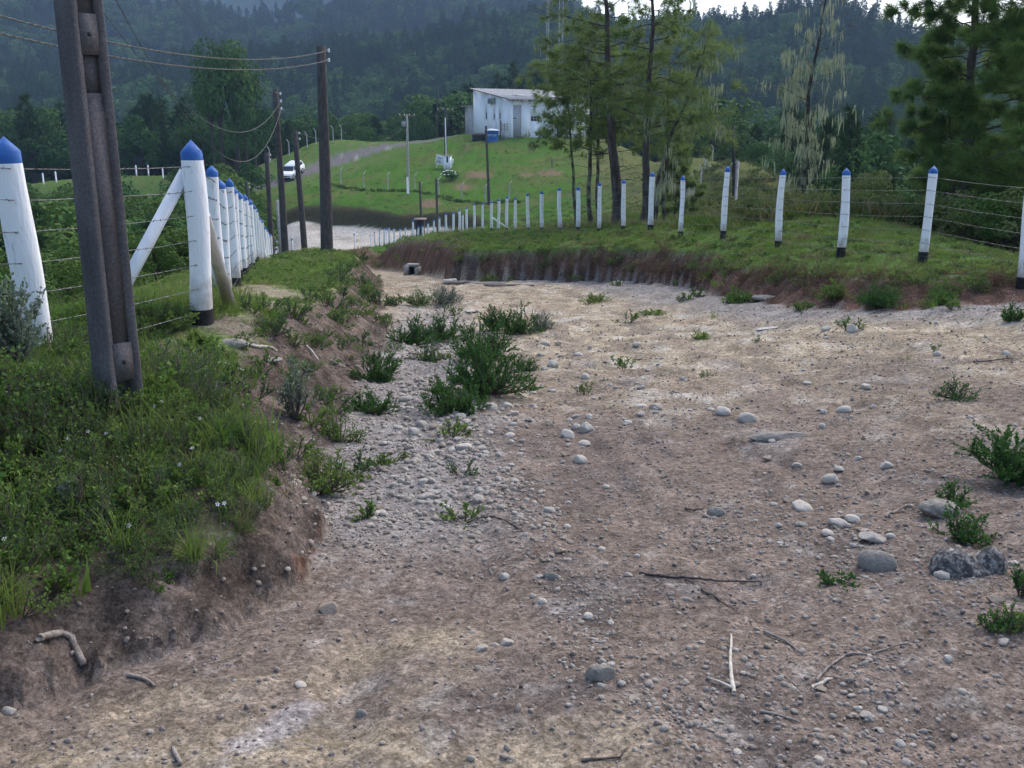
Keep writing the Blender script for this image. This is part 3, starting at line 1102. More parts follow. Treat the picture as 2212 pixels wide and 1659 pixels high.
def build_forest():
    r = np.random.default_rng(77)
    az = np.radians(r.uniform(-33, 33, 26000))
    rad = np.sqrt(r.uniform(175 ** 2, 640 ** 2, 26000))
    k = r.uniform(0, 1, 26000) < np.clip(260 / rad, .25, 1)
    az, rad = az[k], rad[k]
    # sparser far slopes behind the first ridge
    az2 = np.radians(r.uniform(-33, 33, 9000))
    rad2 = np.sqrt(r.uniform(620 ** 2, 1300 ** 2, 9000))
    az = np.concatenate([az, az2])
    rad = np.concatenate([rad, rad2])
    X = rad * np.sin(az)
    Y = rad * np.cos(az)
    H = hill_h(X, Y)
    nearm = Y < 205
    Hg = H.copy()
    Hg[nearm] = terrain(X[nearm], np.minimum(Y[nearm], 190))[0]
    # keep clear of the house hill
    keep = ~((Y < 196) & (np.abs(X) < 60) & (X < 36)) & ~((Y < 172) & (X < 0) & (X > -95))
    d = fbm(X * .02, Y * .02, 3, 9.)
    con = (r.uniform(0, 1, len(X)) < np.clip(.34 + d * 1.7 + (rad - 300) * .0007, .06, .9))
    idx = np.where(con, r.integers(5, 9, len(X)), r.integers(0, 5, len(X)))
    sc = r.uniform(.7, 1.35, len(X)) * np.where(con, .9, 1.08)
    pts = np.stack([X, Y, Hg - .5], 1)[keep]
    rot = np.stack([r.normal(0, .04, len(X)), r.normal(0, .04, len(X)), r.uniform(0, 6.28, len(X))], 1)[keep]
    wd_ = np.where(con, r.uniform(.7, 1.0, len(X)), r.uniform(.85, 1.35, len(X)))
    sc = sc * np.where(con, r.uniform(.8, 1.35, len(X)), r.uniform(.7, 1.15, len(X)))
    sc3 = np.stack([sc * wd_, sc * wd_, sc], 1)[keep]
    scatter('forest', pts, rot, sc3, idx[keep], proto_collection('forest_kind', FOREST),
            'dense dark forest covering the far hills', 'forest')


build_forest()

# ------------------------------------------------------------------ haze
hz = MB().box((0, 900, 90), (1800, 1300, 200)).mesh('haze', None)
hm = bpy.data.materials.new('haze')
hm.use_nodes = True
hn = hm.node_tree
hn.nodes.remove(hn.nodes['Principled BSDF'])
pv = hn.nodes.new('ShaderNodeVolumePrincipled')
pv.inputs['Color'].default_value = (0.46, 0.66, 1.0, 1)
pv.inputs['Density'].default_value = 0.00023
pv.inputs['Anisotropy'].default_value = 0.1
hn.links.new(pv.outputs[0], hn.nodes['Material Output'].inputs['Volume'])
hz.materials.append(hm)
add('haze', hz, label='thin bluish haze filling the valley air', cat='haze', kind='stuff')
# ------------------------------------------------------------------ fences
ORD = ['first', 'second', 'third', 'fourth', 'fifth', 'sixth', 'seventh', 'eighth', 'ninth', 'tenth', 'eleventh', 'twelfth', 'thirteenth', 'fourteenth', 'fifteenth', 'sixteenth', 'seventeenth', 'eighteenth', 'nineteenth']


def ordinal(n):
    if n <= 19:
        return ORD[n - 1]
    tens = {2: 'twent', 3: 'thirt', 4: 'fort', 5: 'fift'}[n // 10]
    return tens + 'ieth' if n % 10 == 0 else tens + 'y-' + ORD[n % 10 - 1]


def post_meshes(seed, h, rad, square=False):
    """hewn log post: black foot, white shaft, blue chamfered point"""
    r = np.random.default_rng(seed)
    n = 12
    a = np.arange(n) * 2 * math.pi / n
    lump = 1 + .05 * np.sin(2 * a + r.uniform(0, 6)) + .03 * np.sin(3 * a + r.uniform(0, 6))
    kx, ky = r.uniform(-.025, .025, 2)
    ph = r.uniform(0, 6)

    def ring(z, k=1.0):
        bx = kx * math.sin(z * 3 + ph)
        by = ky * math.cos(z * 2.3 + ph)
        rr = rad * k * lump * (1 + .05 * math.sin(z * 4.7 + ph)) * (1.06 - .1 * z / h)
        return np.stack([bx + rr * np.cos(a), by + rr * np.sin(a), np.full(n, z)], 1)

    def loft(rings, name, mat, cap_lo=False):
        V = np.concatenate(rings)
        m = len(rings)
        i = np.arange(m - 1)[:, None] * n
        j = np.arange(n)[None, :]
        k = (j + 1) % n
        F = np.stack([i + j, i + k, i + n + k, i + n + j], -1).reshape(-1, 4)
        return V, F
    zb = .17 * r.uniform(.75, 1.2)
    zc = h - rad * 2.0
    foot = MB().raw(*loft([ring(-.45, 1.03), ring(0, 1.02), ring(zb, 1.01)], 'f', None)).mesh('foot', M['black_paint'], True)
    zs = np.linspace(zb, zc, 9)
    shaft = MB().raw(*loft([ring(z) for z in zs], 's', None)).mesh('shaft', M['post'], True)
    r0 = ring(zc)
    r1 = ring(zc + rad * .55)
    ca, sa = math.cos(.35 + ph * .1), math.sin(.35 + ph * .1)
    cx, cy = r1[:, 0].mean(), r1[:, 1].mean()
    u = np.maximum(np.abs((r1[:, 0] - cx) * ca + (r1[:, 1] - cy) * sa), np.abs(-(r1[:, 0] - cx) * sa + (r1[:, 1] - cy) * ca) * .9)
    r1[:, 2] = h - u * 1.45
    mb = MB()
    mb.raw(*loft([r0, r1], 'c', None))
    jj = np.arange(n)
    mb.v.append(np.array([[cx, cy, h]]))
    mb.f3.append(np.stack([np.full(n, mb.n), n + jj, n + (jj + 1) % n], -1))
    mb.n += 1
    cap = mb.mesh('cap', M['blue_paint'], False)
    return foot, shaft, cap


POSTS = [post_meshes(300 + i, 1.6, .066) for i in range(5)]
CORNER = post_meshes(320, 1.64, .088)
CORNER2 = post_meshes(322, 1.66, .092)


def fence_post(x, y, meshes, label, group, tilt=(0, 0), rz=0, hs=1.0, z=None, name='fence_post'):
    z = ground_z(x, y) if z is None else z
    e = empty(name, (x, y, z), label, 'fence post', group)
    e.rotation_euler = (tilt[0], tilt[1], rz)
    wv = .9 + .26 * ((x * 7.31 + y * 3.17) % 1.0)
    e.scale = (wv, wv, hs)
    for nm, me in zip(('foot', 'shaft', 'cap'), meshes):
        add(nm, me, e)
    return np.array([x, y, z])


STRANDS = [.13, .34, .555, .77, .985, 1.2, 1.41]


def wire_mesh(P, rad=.003, barb=.11, seed=0):
    """twisted strand through the points with barbs, sagging a little between posts"""
    r = np.random.default_rng(seed)
    P = np.asarray(P, float)
    pts = []
    for i in range(len(P) - 1):
        for t in np.linspace(0, 1, 7, endpoint=False):
            q = P[i] + (P[i + 1] - P[i]) * t
            q[2] -= .012 * 4 * t * (1 - t) + r.normal(0, .002)
            pts.append(q)
    pts.append(P[-1])
    pts = np.array(pts)
    mb = MB().tube(pts, rad, 4)
    L = np.linalg.norm(np.diff(pts, axis=0), axis=1).cumsum()
    near = [i for i in range(len(pts)) if np.hypot(pts[i][0], pts[i][1]) < 26]
    for i in range(len(pts) - 1):
        if np.hypot(pts[i][0], pts[i][1]) > 26:
            continue
        seg = pts[i + 1] - pts[i]
        for t in np.arange(r.uniform(0, .3), 1, barb / (np.linalg.norm(seg) + 1e-6)):
            c = pts[i] + seg * t
            for k in range(2):
                d = rand_unit(1, r)[0]
                mb.tube([c - d * .014, c + d * .014], .0022, 3, False)
    return mb.mesh('wire', M['wire'])


def add_wires(posts, off, where, seed, zsc=None):
    for k, zz in enumerate(STRANDS):
        P = []
        for i, p in enumerate(posts):
            s = 1 if zsc is None else zsc[i]
            P.append(p + np.array([off[0], off[1], zz * s]))
        nm = ['lowest', 'second lowest', 'third lowest', 'middle', 'third highest', 'second highest', 'topmost'][k]
        add('barbed_wire', wire_mesh(P, seed=seed + k), label='%s barbed wire strand of the %s' % (nm, where), cat='barbed wire', group='barbed wire strands')


# left fence: the post at the edge of the picture, the braced corner, then the row downhill
left = []
p1 = np.array([-3.40, 6.75])
p0 = np.array([-4.15, 4.7])
lp = [(p0, CORNER2, 'thick white post with blue point beyond the picture edge beside the tall concrete pole')]
left_front = []
left_front.append(fence_post(p1[0], p1[1], CORNER2, 'thick white blue-pointed post at the far left edge beside the concrete pole', 'white posts of the left fence', (.01, -.02), .3, .98))
corner = np.array([-2.83, 8.7])
left_front.append(fence_post(corner[0], corner[1], CORNER, 'thick white corner post with blue point, black foot and leaning brace', 'white posts of the left fence', (0, .012), .0, 1.0))
r_ = np.random.default_rng(5)
left_row = [left_front[-1]]
y = 8.7
k = 0
while y < 92:
    y += (2.6 if k == 0 else 1.55) * r_.uniform(.95, 1.05)
    x = -2.83 - .236 * (y - 8.7) + r_.normal(0, .012)
    k += 1
    left_row.append(fence_post(x, y, POSTS[k % 5], '%s white blue-pointed post behind the braced corner post of the left fence' % ordinal(k), 'white posts of the left fence', tuple(r_.normal(0, .009, 2)), r_.uniform(0, 6.28), r_.uniform(.97, 1.04)))
zf = np.array([-4.3, 4.2, ground_z(-4.3, 4.2)])
add_wires([zf] + left_front, (.03, -.075), 'stretch from the edge post to the corner post', 400)
add_wires(left_row, (.055, -.05), 'long left fence running downhill', 420)
# braces of the corner post
def plank(a, b, w, t, mat, name, label, cat, group=None):
    a, b = np.array(a, float), np.array(b, float)
    d = b - a
    L = np.linalg.norm(d)
    d /= L
    s = np.cross(d, [0, 1, 0.0])
    s /= np.linalg.norm(s)
    q = np.cross(d, s)
    V = []
    for e, p in ((0, a), (1, b)):
        for i, j in ((-1, -1), (1, -1), (1, 1), (-1, 1)):
            V.append(p + s * i * w / 2 + q * j * t / 2)
    me = MB().raw(V, [[0, 1, 2, 3], [7, 6, 5, 4], [0, 4, 5, 1], [1, 5, 6, 2], [2, 6, 7, 3], [3, 7, 4, 0]]).mesh(name, mat)
    return add(name, me, label=label, cat=cat, group=group)


cz = left_front[1][2]
plank((corner[0] - .06, corner[1] + .02, cz + 1.36), (-3.62, 8.05, ground_z(-3.62, 8.05) - .1), .10, .06, M['white_paint'], 'fence_brace', 'white flat plank leaning against the corner post toward the concrete pole', 'fence brace', 'corner braces')
br = MB().tube([(corner[0] + .05, corner[1] + .09, cz + .98), (corner[0] + .01, corner[1] + .9, cz - .1)], [.06, .065], 10).mesh('fence_brace', M['post'], True)
add('fence_brace', br, label='round white brace leaning behind the corner post along the fence', cat='fence brace', group='corner braces')

# right fence, from the near end downhill
rk = [(2205, 605, 14.0), (1992, 568, 16.2), (1814, 553, 17.5), (1680, 531, 20), (1561, 513, 22.6), (1472, 502, 25.2), (1404, 501, 27.5), (1346, 501, 30), (1293, 501, 32), (1248, 501, 34), (1208, 501, 36), (1170, 501, 38.3), (1140, 502, 40.6)]
rp = [W(*q)[:2] for q in rk]
# the rest along a smooth line
line = [W(*q)[:2] for q in [(1140, 502, 40.6), (1112, 502, 43), (1063, 501, 49.5), (985, 511, 60), (900, 536, 75), (797, 544, 95)]]
line = np.array(line)
seg = np.linalg.norm(np.diff(line, axis=0), axis=1)
cum = np.concatenate([[0], np.cumsum(seg)])
s = 2.35
while s < cum[-1]:
    rp.append(np.array([np.interp(s, cum, line[:, 0]), np.interp(s, cum, line[:, 1])]))
    s += 2.3
rp = [np.array([8.0, 11.7])] + rp
right_row = []
for k, p in enumerate(rp):
    if k == 0:
        right_row.append(np.array([p[0], p[1], ground_z(*p)]))
        continue
    lab = '%s white blue-pointed post of the right fence, counted from the right picture edge' % ordinal(k)
    right_row.append(fence_post(p[0], p[1], POSTS[(k * 2) % 5], lab, 'white posts of the right fence', tuple(r_.normal(0, .013, 2)), r_.uniform(0, 6.28), r_.uniform(.97, 1.06)))
add_wires(right_row, (-.05, -.055), 'right fence above the red bank', 460)
# gate posts at the bottom of the road and odd short posts
for q, lab, hs in [((767, 545, 94), 'white blue-capped gate post standing alone in front of the sandy yard', 1.05), ((632, 545, 95), 'white blue-capped gate post beside the dark poles', 1.05),
                   ((613, 547, 93), 'white blue-capped post at the foot of the pale grooved pole', 1.0), ((893, 524, 80), 'white gate post behind the lower end of the right fence', 1.3),
                   ((836, 541, 97), 'taller white gate post with blue cap among the lowest right fence posts', 1.45)]:
    p = W(*q)
    fence_post(p[0], p[1], CORNER, lab, 'gate posts by the yard', (0, 0), 0, hs * 1.0, None, 'gate_post')
p = W(999, 512, 58)
fence_post(p[0], p[1], POSTS[0], 'short white stub post behind the right fence near the dark poles', 'gate posts by the yard', (0, .04), 0, .8, None, 'stub_post')
a = right_row[17]
plank((a[0], a[1] + .1, a[2] + .75), (a[0] + .9, a[1] + .5, a[2] + .1), .08, .06, M['white_paint'], 'fence_brace', 'thin white brace slanting from a middle post of the right fence', 'fence brace', 'corner braces')


# ------------------------------------------------------------------ big concrete pole (double-T section)
def big_pole():
    x, y = W(262, 890, 5.0)[:2]
    z = ground_z(x, y)
    rz = math.radians(-38)
    e = empty('utility_pole', (x, y, z), 'tall rough grey concrete pole with grooved side at the left', 'utility pole', None, rz)
    Ht = 8.0
    m = concrete_rough()
    def half(t):       # half width along the flange and half depth, at height fraction t
        return .090 - .036 * t, .094 - .032 * t
    n = 24
    zz = np.concatenate([[-.6], np.linspace(0, Ht, n)])
    for sgn in (-1, 1):
        V, F = [], []
        for q in zz:
            hw, hd = half(max(q, 0) / Ht)
            th = .044 - .012 * max(q, 0) / Ht
            b = .008
            yo, yi = sgn * hd, sgn * (hd - th)
            for px, py in ((-hw + b, yo), (hw - b, yo), (hw, yo - sgn * b), (hw - .012, yi), (-hw + .012, yi), (-hw, yo - sgn * b)):
                V.append((px, py, q))
        k6 = 6
        for i in range(len(zz) - 1):
            for j in range(k6):
                a, b2 = i * k6 + j, i * k6 + (j + 1) % k6
                f = [a, b2, b2 + k6, a + k6]
                F.append(f if sgn < 0 else f[::-1])
        me = MB().raw(V, F)
        top = [(len(zz) - 1) * k6 + j for j in range(6)]
        me.f4.append(np.array([[top[0], top[1], top[2], top[3]], [top[0], top[3], top[4], top[5]]]))
        add('flange', me.mesh('flange', m), e)
    # web set back between the flanges, with solid blocks and gaps filled deeper to look dark
    blocks = [(-.5, -.02, .055, 0), (-.02, .20, .025, 0), (.20, .40, .080, 1), (.40, 1.66, .060, 0), (1.66, 1.84, .045, 0), (1.84, 2.03, .072, 1), (2.03, 3.3, .052, 0), (3.3, 3.5, .04, 0), (3.5, 3.7, .066, 1), (3.7, 5.0, .045, 0), (5.0, 5.2, .035, 0), (5.2, 5.4, .06, 1), (5.4, 7.98, .038, 0)]
    for z0, z1, hw, solid in blocks:
        t = z0 / Ht
        hd = half(max(t, 0))[1] - .042
        mb = MB().box((0, 0, (z0 + z1) / 2), (hw, hd, (z1 - z0) / 2))
        o = add('solid_block' if solid else 'web', mb.mesh('web', m), e)
        if solid:
            hb = MB().tube([(hw - .02, 0, (z0 + z1) / 2), (hw + .0025, 0, (z0 + z1) / 2)], .011, 10)
            add('bolt_hole', hb.mesh('bolt_hole', M['dark']), o)
    return e, np.array([x, y, z])


def concrete_rough():
    m, nt, b = new_mat('rough_concrete')
    b.inputs['Roughness'].default_value = .92
    b.inputs['Specular IOR Level'].default_value = .2
    tc = N(nt, 'ShaderNodeTexCoord')
    n1 = N(nt, 'ShaderNodeTexNoise')
    n1.inputs['Scale'].default_value = 70
    n1.inputs['Detail'].default_value = 6
    n1.inputs['Roughness'].default_value = .8
    nt.links.new(tc.outputs['Object'], n1.inputs['Vector'])
    r = N(nt, 'ShaderNodeValToRGB')
    r.color_ramp.elements[0].position = .33
    r.color_ramp.elements[0].color = (.075, .069, .072, 1)
    r.color_ramp.elements[1].position = .70
    r.color_ramp.elements[1].color = (.19, .175, .172, 1)
    mid = r.color_ramp.elements.new(.52)
    mid.color = (.115, .105, .108, 1)
    nt.links.new(n1.outputs[0], r.inputs[0])
    n2 = N(nt, 'ShaderNodeTexNoise')
    n2.inputs['Scale'].default_value = 3.5
    n2.inputs['Detail'].default_value = 6
    mp = N(nt, 'ShaderNodeMapping')
    mp.inputs['Scale'].default_value = (1.5, 1.5, .45)
    nt.links.new(tc.outputs['Object'], mp.inputs[0])
    nt.links.new(mp.outputs[0], n2.inputs['Vector'])
    mr = N(nt, 'ShaderNodeMapRange')
    mr.inputs[1].default_value = .3
    mr.inputs[2].default_value = .7
    mr.inputs[3].default_value = .6
    mr.inputs[4].default_value = 1.35
    nt.links.new(n2.outputs[0], mr.inputs[0])
    sc = N(nt, 'ShaderNodeVectorMath', operation='SCALE')
    nt.links.new(r.outputs[0], sc.inputs[0])
    nt.links.new(mr.outputs[0], sc.inputs['Scale'])
    nt.links.new(sc.outputs[0], b.inputs['Base Color'])
    bp = N(nt, 'ShaderNodeBump')
    bp.inputs['Strength'].default_value = .6
    bp.inputs['Distance'].default_value = .01
    nt.links.new(n1.outputs[0], bp.inputs['Height'])
    nt.links.new(bp.outputs[0], b.inputs['Normal'])
    return m


big_pole()


# ------------------------------------------------------------------ slimmer poles
def catenary(a, b, sag, n=24, waves=0.0):
    a, b = np.array(a, float), np.array(b, float)
    t = np.linspace(0, 1, n)
    P = a + np.outer(t, b - a)
    P[:, 2] -= 4 * sag * t * (1 - t)
    return P


def twisted(P, rad, name='cable'):
    """pair of strands twisted round each other"""
    P = np.asarray(P)
    L = np.concatenate([[0], np.linalg.norm(np.diff(P, axis=0), axis=1).cumsum()])
    n = int(L[-1] / .05)
    n = min(max(n, 40), 1400)
    s = np.linspace(0, L[-1], n)
    Q = np.stack([np.interp(s, L, P[:, i]) for i in range(3)], 1)
    T = np.gradient(Q, axis=0)
    T /= np.linalg.norm(T, axis=1)[:, None]
    A = np.cross(T, [0, 0, 1.0])
    A /= np.linalg.norm(A, axis=1)[:, None]
    B = np.cross(T, A)
    mb = MB()
    for ph in (0, math.pi):
        a = s * 2 * math.pi / .42 + ph
        mb.tube(Q + rad * (np.cos(a)[:, None] * A + np.sin(a)[:, None] * B), rad, 4)
    return mb.mesh(name, M['cable'], True)


def round_pole(px, py_top, Y, r0, r1, label, mat='pole_dark', px_top=None, insul=2, side=1, group=None, arm=0.0):
    u = (px - 1106) / FPX
    base = W(px, 560, Y)
    # place on the ground under the sight line
    x = base[0]
    z = ground_z(x, Y)
    xt, _, zt = W(px_top if px_top is not None else px, py_top, Y)
    lean = xt - x
    e = empty('utility_pole', (x, Y, z), label, 'utility pole', group)
    h = zt - z
    rr = np.random.default_rng(int(px * 7))
    P = [[0, 0, -.6]] + [[lean * t + .01 * math.sin(5 * t), 0, h * t] for t in np.linspace(0, 1, 7)]
    add('shaft', MB().tube(P, np.concatenate([[r0], np.linspace(r0, r1, 7)]), 14).mesh('shaft', M[mat], True), e)
    pts = []
    for k in range(insul):
        zz = h - .12 - .28 * k
        t = zz / h
        c = np.array([lean * t + side * (r1 + .09), -.02, zz])
        o = add('bracket', MB().box((lean * t + side * (r1 + .045), -.02, zz), (.06, .02, .015)).mesh('bracket', M['steel']), e)
        mb = MB().tube([c + [0, 0, -.05], c + [0, 0, -.02], c, c + [0, 0, .02], c + [0, 0, .05]], [.028, .04, .026, .04, .028], 8)
        add('insulator', mb.mesh('insulator', M['white_paint'], True), e)
        pts.append(c + np.array([x, Y, z]))
    if arm:
        add('crossarm', MB().box((lean * .97, 0, h - .15), (arm / 2, .05, .06)).mesh('crossarm', M['wood']), e)
        for q in (-.45, -.15, .15, .45):
            c = np.array([lean * .97 + q * arm, 0, h - .09])
            add('insulator', MB().tube([c, c + [0, 0, .06], c + [0, 0, .1], c + [0, 0, .16]], [.03, .05, .03, .045], 8).mesh('insulator', M['white_paint'], True), e)
    return e, pts, np.array([x, Y, z]), h


eA, ptA, bA, hA = round_pole(707, 100, 31, .20, .135, 'thickest dark round pole behind the grass verge, carrying two twisted cables', px_top=694)
eB, ptB, bB, hB = round_pole(617, 195, 39, .145, .10, 'tall slim dark pole with drooping cables, just behind the left fence', px_top=595, insul=3)
eC, ptC, bC, hC = round_pole(660, 282, 50, .17, .12, 'slim dark pole between the thickest pole and the pole with drooping cables', px_top=637, insul=2)
eD, ptD, bD, hD = round_pole(588, 330, 60, .17, .13, 'short dark pole standing closest to the end of the left fence', px_top=576, insul=2)
eE, ptE, bE, hE = round_pole(548, 392, 70, .16, .12, 'small dark pole among the trees left of the left fence end', px_top=532, insul=2)
eF, ptF, bF, hF = round_pole(886, 247, 119, .17, .13, 'grey pole with white lower end and crossarm on the green hill', mat='concrete', px_top=879, insul=0, arm=1.9)
# white painted lower end
add('painted_end', MB().tube([[-.02, 0, .0], [-.02, 0, 2.0]], [.178, .176], 14).mesh('painted_end', M['white_paint'], True), eF)
tb = MB().box((-.35, -.25, hF - 1.1), (.22, .2, .3))
o = add('transformer', tb.mesh('transformer', M['steel']), eF)
eG, ptG, bG, hG = round_pole(966, 235, 138, .19, .15, 'pole with crossarm and white conduit beside the small sign on the hill', mat='pole_dark', px_top=962, insul=0, arm=2.3)
add('conduit', MB().tube([[.22, -.16, .9], [.1, -.2, 1.6], [.06, -.19, hG - 1.2]], .055, 8).mesh('conduit', M['white_paint'], True), eG)
eH, ptH, bH, hH = round_pole(1057, 272, 112, .17, .13, 'dark leaning pole in front of the white house', px_top=1050, insul=2, side=-1)
eI, ptI, bI, hI = round_pole(912, 392, 101, .14, .11, 'thin dark pole with a small roofed box at its foot behind the right fence', px_top=907, insul=1)
eJ, ptJ, bJ, hJ = round_pole(947, 385, 99, .14, .11, 'thin dark pole with dropping cables below the white sign', px_top=942, insul=2)
eK, ptK, bK, hK = round_pole(947, 192, 176, .17, .13, 'far dark pole left of the white house, at the wood edge', px_top=946, insul=0)
eL, ptL, bL, hL = round_pole(1580, 272, 44, .085, .075, 'slender pole with pale lower half behind the right fence', px_top=1584, insul=0)
add('pale_sleeve', MB().tube([[0, 0, 0], [.02, 0, hL * .62]], [.10, .095], 12).mesh('pale_sleeve', M['concrete'], True), eL)
add('bracket', MB().tube([[.02, 0, hL * .62], [-.25, -.05, hL * .62 - .12]], .03, 6).mesh('bracket', M['white_paint']), eL)

# pale grooved pole near the gate
x, yy = W(612, 548, 55)[:2]
z = ground_z(x, yy)
e = empty('utility_pole', (x, yy, z), 'short pale grooved concrete pole between the dark poles near the gate', 'utility pole', None, .25)
hW = W(603, 432, 55)[2] - z
for sx in (-1, 1):
    add('flange', MB().box((sx * .17, 0, hW / 2 - .2), (.075, .15, hW / 2 + .2), 0, .86).mesh('flange', M['concrete']), e)
add('web', MB().box((0, .02, hW / 2 - .2), (.10, .06, hW / 2 + .18), 0, .9).mesh('web', M['white_paint']), e)

# small roofed box behind the right fence
p = W(908, 486, 100)
e = empty('meter_box', (p[0], p[1], ground_z(p[0], p[1])), 'small dark box with a flat tan roof behind the right fence', 'meter box')
hz_ = W(908, 474, 100)[2] - ground_z(p[0], p[1])
add('box', MB().box((0, 0, hz_ / 2 - .2), (.42, .3, hz_ / 2 + .2)).mesh('box', M['dark']), e)
add('roof', MB().box((0, 0, hz_ + .05), (.6, .5, .07)).mesh('roof', M['stone_tan']), e)

# cables
def cable(P, label, rad=.012, tw=True, grp='overhead cables'):
    me = twisted(P, rad) if tw else MB().tube(P, rad, 4).mesh('cable', M['cable'], True)
    add('overhead_cable', me, label=label, cat='cable', group=grp)


s0 = W(-600, -150, 9.5)
s1 = W(-600, -90, 9.5)
cable(catenary(s0, ptA[0], .62, 40), 'upper twisted cable passing behind the concrete pole to the thickest dark pole', .0075)
cable(catenary(s1, ptA[1], .58, 40), 'lower twisted cable passing behind the concrete pole to the thickest dark pole', .0075)
cable(catenary(W(330, -60, 14), ptB[0], .35, 30), 'thin wire dropping steeply from the sky to the slim dark pole', .007, False)
cable(catenary(W(120, -120, 16), ptB[1], 1.9, 30), 'higher of the slack cables drooping to the slim dark pole', .009, False)
cable(catenary(W(190, -120, 16), ptB[2], 2.6, 30), 'lowest of the slack cables drooping to the slim dark pole', .009, False)
cable(catenary(ptB[0], ptD[0], .9, 24), 'slack cable from the slim dark pole to the short dark pole', .012, False)
cable(catenary(ptB[1], ptD[1], 1.0, 24), 'lower slack cable from the slim dark pole to the short dark pole', .012, False)
cable(catenary(ptD[0], ptE[0], .7, 24), 'pale cable from the short dark pole to the pole among the trees', .014, False)
cable(catenary(ptA[0], ptC[0], .6, 24), 'cable from the thickest dark pole back to the next slim pole', .01, False)
cable(catenary(ptC[0], W(883, 262, 119), 1.5, 24), 'thin cable crossing the hillside to the pole with the crossarm', .01, False)
cable(catenary(ptJ[0], W(985, 455, 108), .4, 16), 'upper cable dropping from the thin pole below the sign', .015, False)
cable(catenary(ptJ[1], W(980, 462, 108), .4, 16), 'lower cable dropping from the thin pole below the sign', .015, False)
cable(catenary(ptH[0], W(1095, 230, 160), .5, 16), 'cable from the leaning pole to the white house', .015, False)
cable(catenary(W(1320, 55, 38.6), W(2250, -10, 30), 1.6, 40), 'upper wire strung between the tall pines and the right edge', .006, False)
cable(catenary(W(1322, 72, 38.6), W(2250, 25, 30), 1.7, 40), 'lower wire strung between the tall pines and the right edge', .006, False)
cable(catenary(W(1325, 90, 38.6), W(2250, 55, 30), 1.8, 40), 'lowest wire strung between the tall pines and the right edge', .006, False)


# ------------------------------------------------------------------ concrete fence posts with bent tops on the hill
def bent_mesh(h, flip=1):
    return MB().tube([[0, 0, -.3], [0, 0, h * .8], [.0, 0, h * .82]], .075, 6).tube([[0, 0, h * .8], [flip * .3, 0, h]], .065, 6).mesh('bent_post', M['concrete'])


BENT = [bent_mesh(2.3, 1), bent_mesh(2.3, -1)]
hp = [(736, 396, 125), (786, 408, 122.3), (838, 410, 121.5), (896, 411, 121), (948, 420, 119), (997, 431, 117), (1048, 440, 115), (1100, 446, 113)]
prev = None
for k, q in enumerate(hp):
    p = W(*q)
    o = add('bent_post', BENT[0], None, (p[0], p[1], ground_z(p[0], p[1])), '%s bent-topped concrete post along the foot of the green hill, from the left' % ordinal(k + 1), 'fence post', 'bent concrete posts')
    now = np.array([p[0], p[1], ground_z(p[0], p[1])])
    if prev is not None:
        for zz in (.5, 1.2, 1.7):
            pass
    prev = now
up = [(583, 350, 143), (607, 343, 144), (625, 336, 145), (644, 330, 147), (664, 324, 148.5), (683, 314, 150), (720, 306, 154), (738, 301, 156)]
for k, q in enumerate(up):
    p = W(*q)
    add('bent_post', BENT[1], None, (p[0], p[1], ground_z(p[0], p[1])), '%s bent-topped concrete post above the car at the wood edge, from the left' % ordinal(k + 1), 'fence post', 'bent concrete posts')
sp = [(1482, 470, 47), (1488, 455, 53), (1494, 440, 60), (1500, 423, 67), (1507, 405, 75), (1515, 388, 84), (1523, 370, 93), (1531, 352, 103), (1540, 335, 113)]
spp = []
for k, q in enumerate(sp):
    p = W(*q)
    z = ground_z(p[0], p[1])
    spp.append(np.array([p[0], p[1], z]))
    o = add('bent_post', BENT[1], None, (p[0], p[1], z), '%s bent post up the scrubby spur behind the right fence' % ordinal(k + 1), 'fence post', 'bent concrete posts')
    o.scale = (.8, .8, .8)
for zz, nm in ((.4, 'lowest'), (.9, 'middle'), (1.4, 'top')):
    add('fence_wire', MB().tube(np.array(spp) + [0, 0, zz], .008, 3).mesh('fence_wire', M['wire']), None, None, '%s rusty wire of the fence climbing the scrubby spur' % nm, 'wire', 'wires on the spur')
for k, (q, l) in enumerate([((295, 378, 150), 'first'), ((321, 377, 150), 'second'), ((352, 377, 149), 'third'), ((122, 394, 145), 'fourth'), ((95, 402, 145), 'fifth')]):
    p = W(*q)
    e = empty('marker_post', (p[0], p[1], ground_z(p[0], p[1])), '%s small white post half hidden in the trees left of the corner post' % l, 'post', 'white posts among the trees')
    add('shaft', MB().tube([[0, 0, -.3], [0, 0, 1.6]], .11, 8).mesh('shaft', M['post'], True), e)
    add('cap', MB().tube([[0, 0, 1.6], [0, 0, 1.75]], [.11, .03], 8).mesh('cap', M['blue_paint']), e)


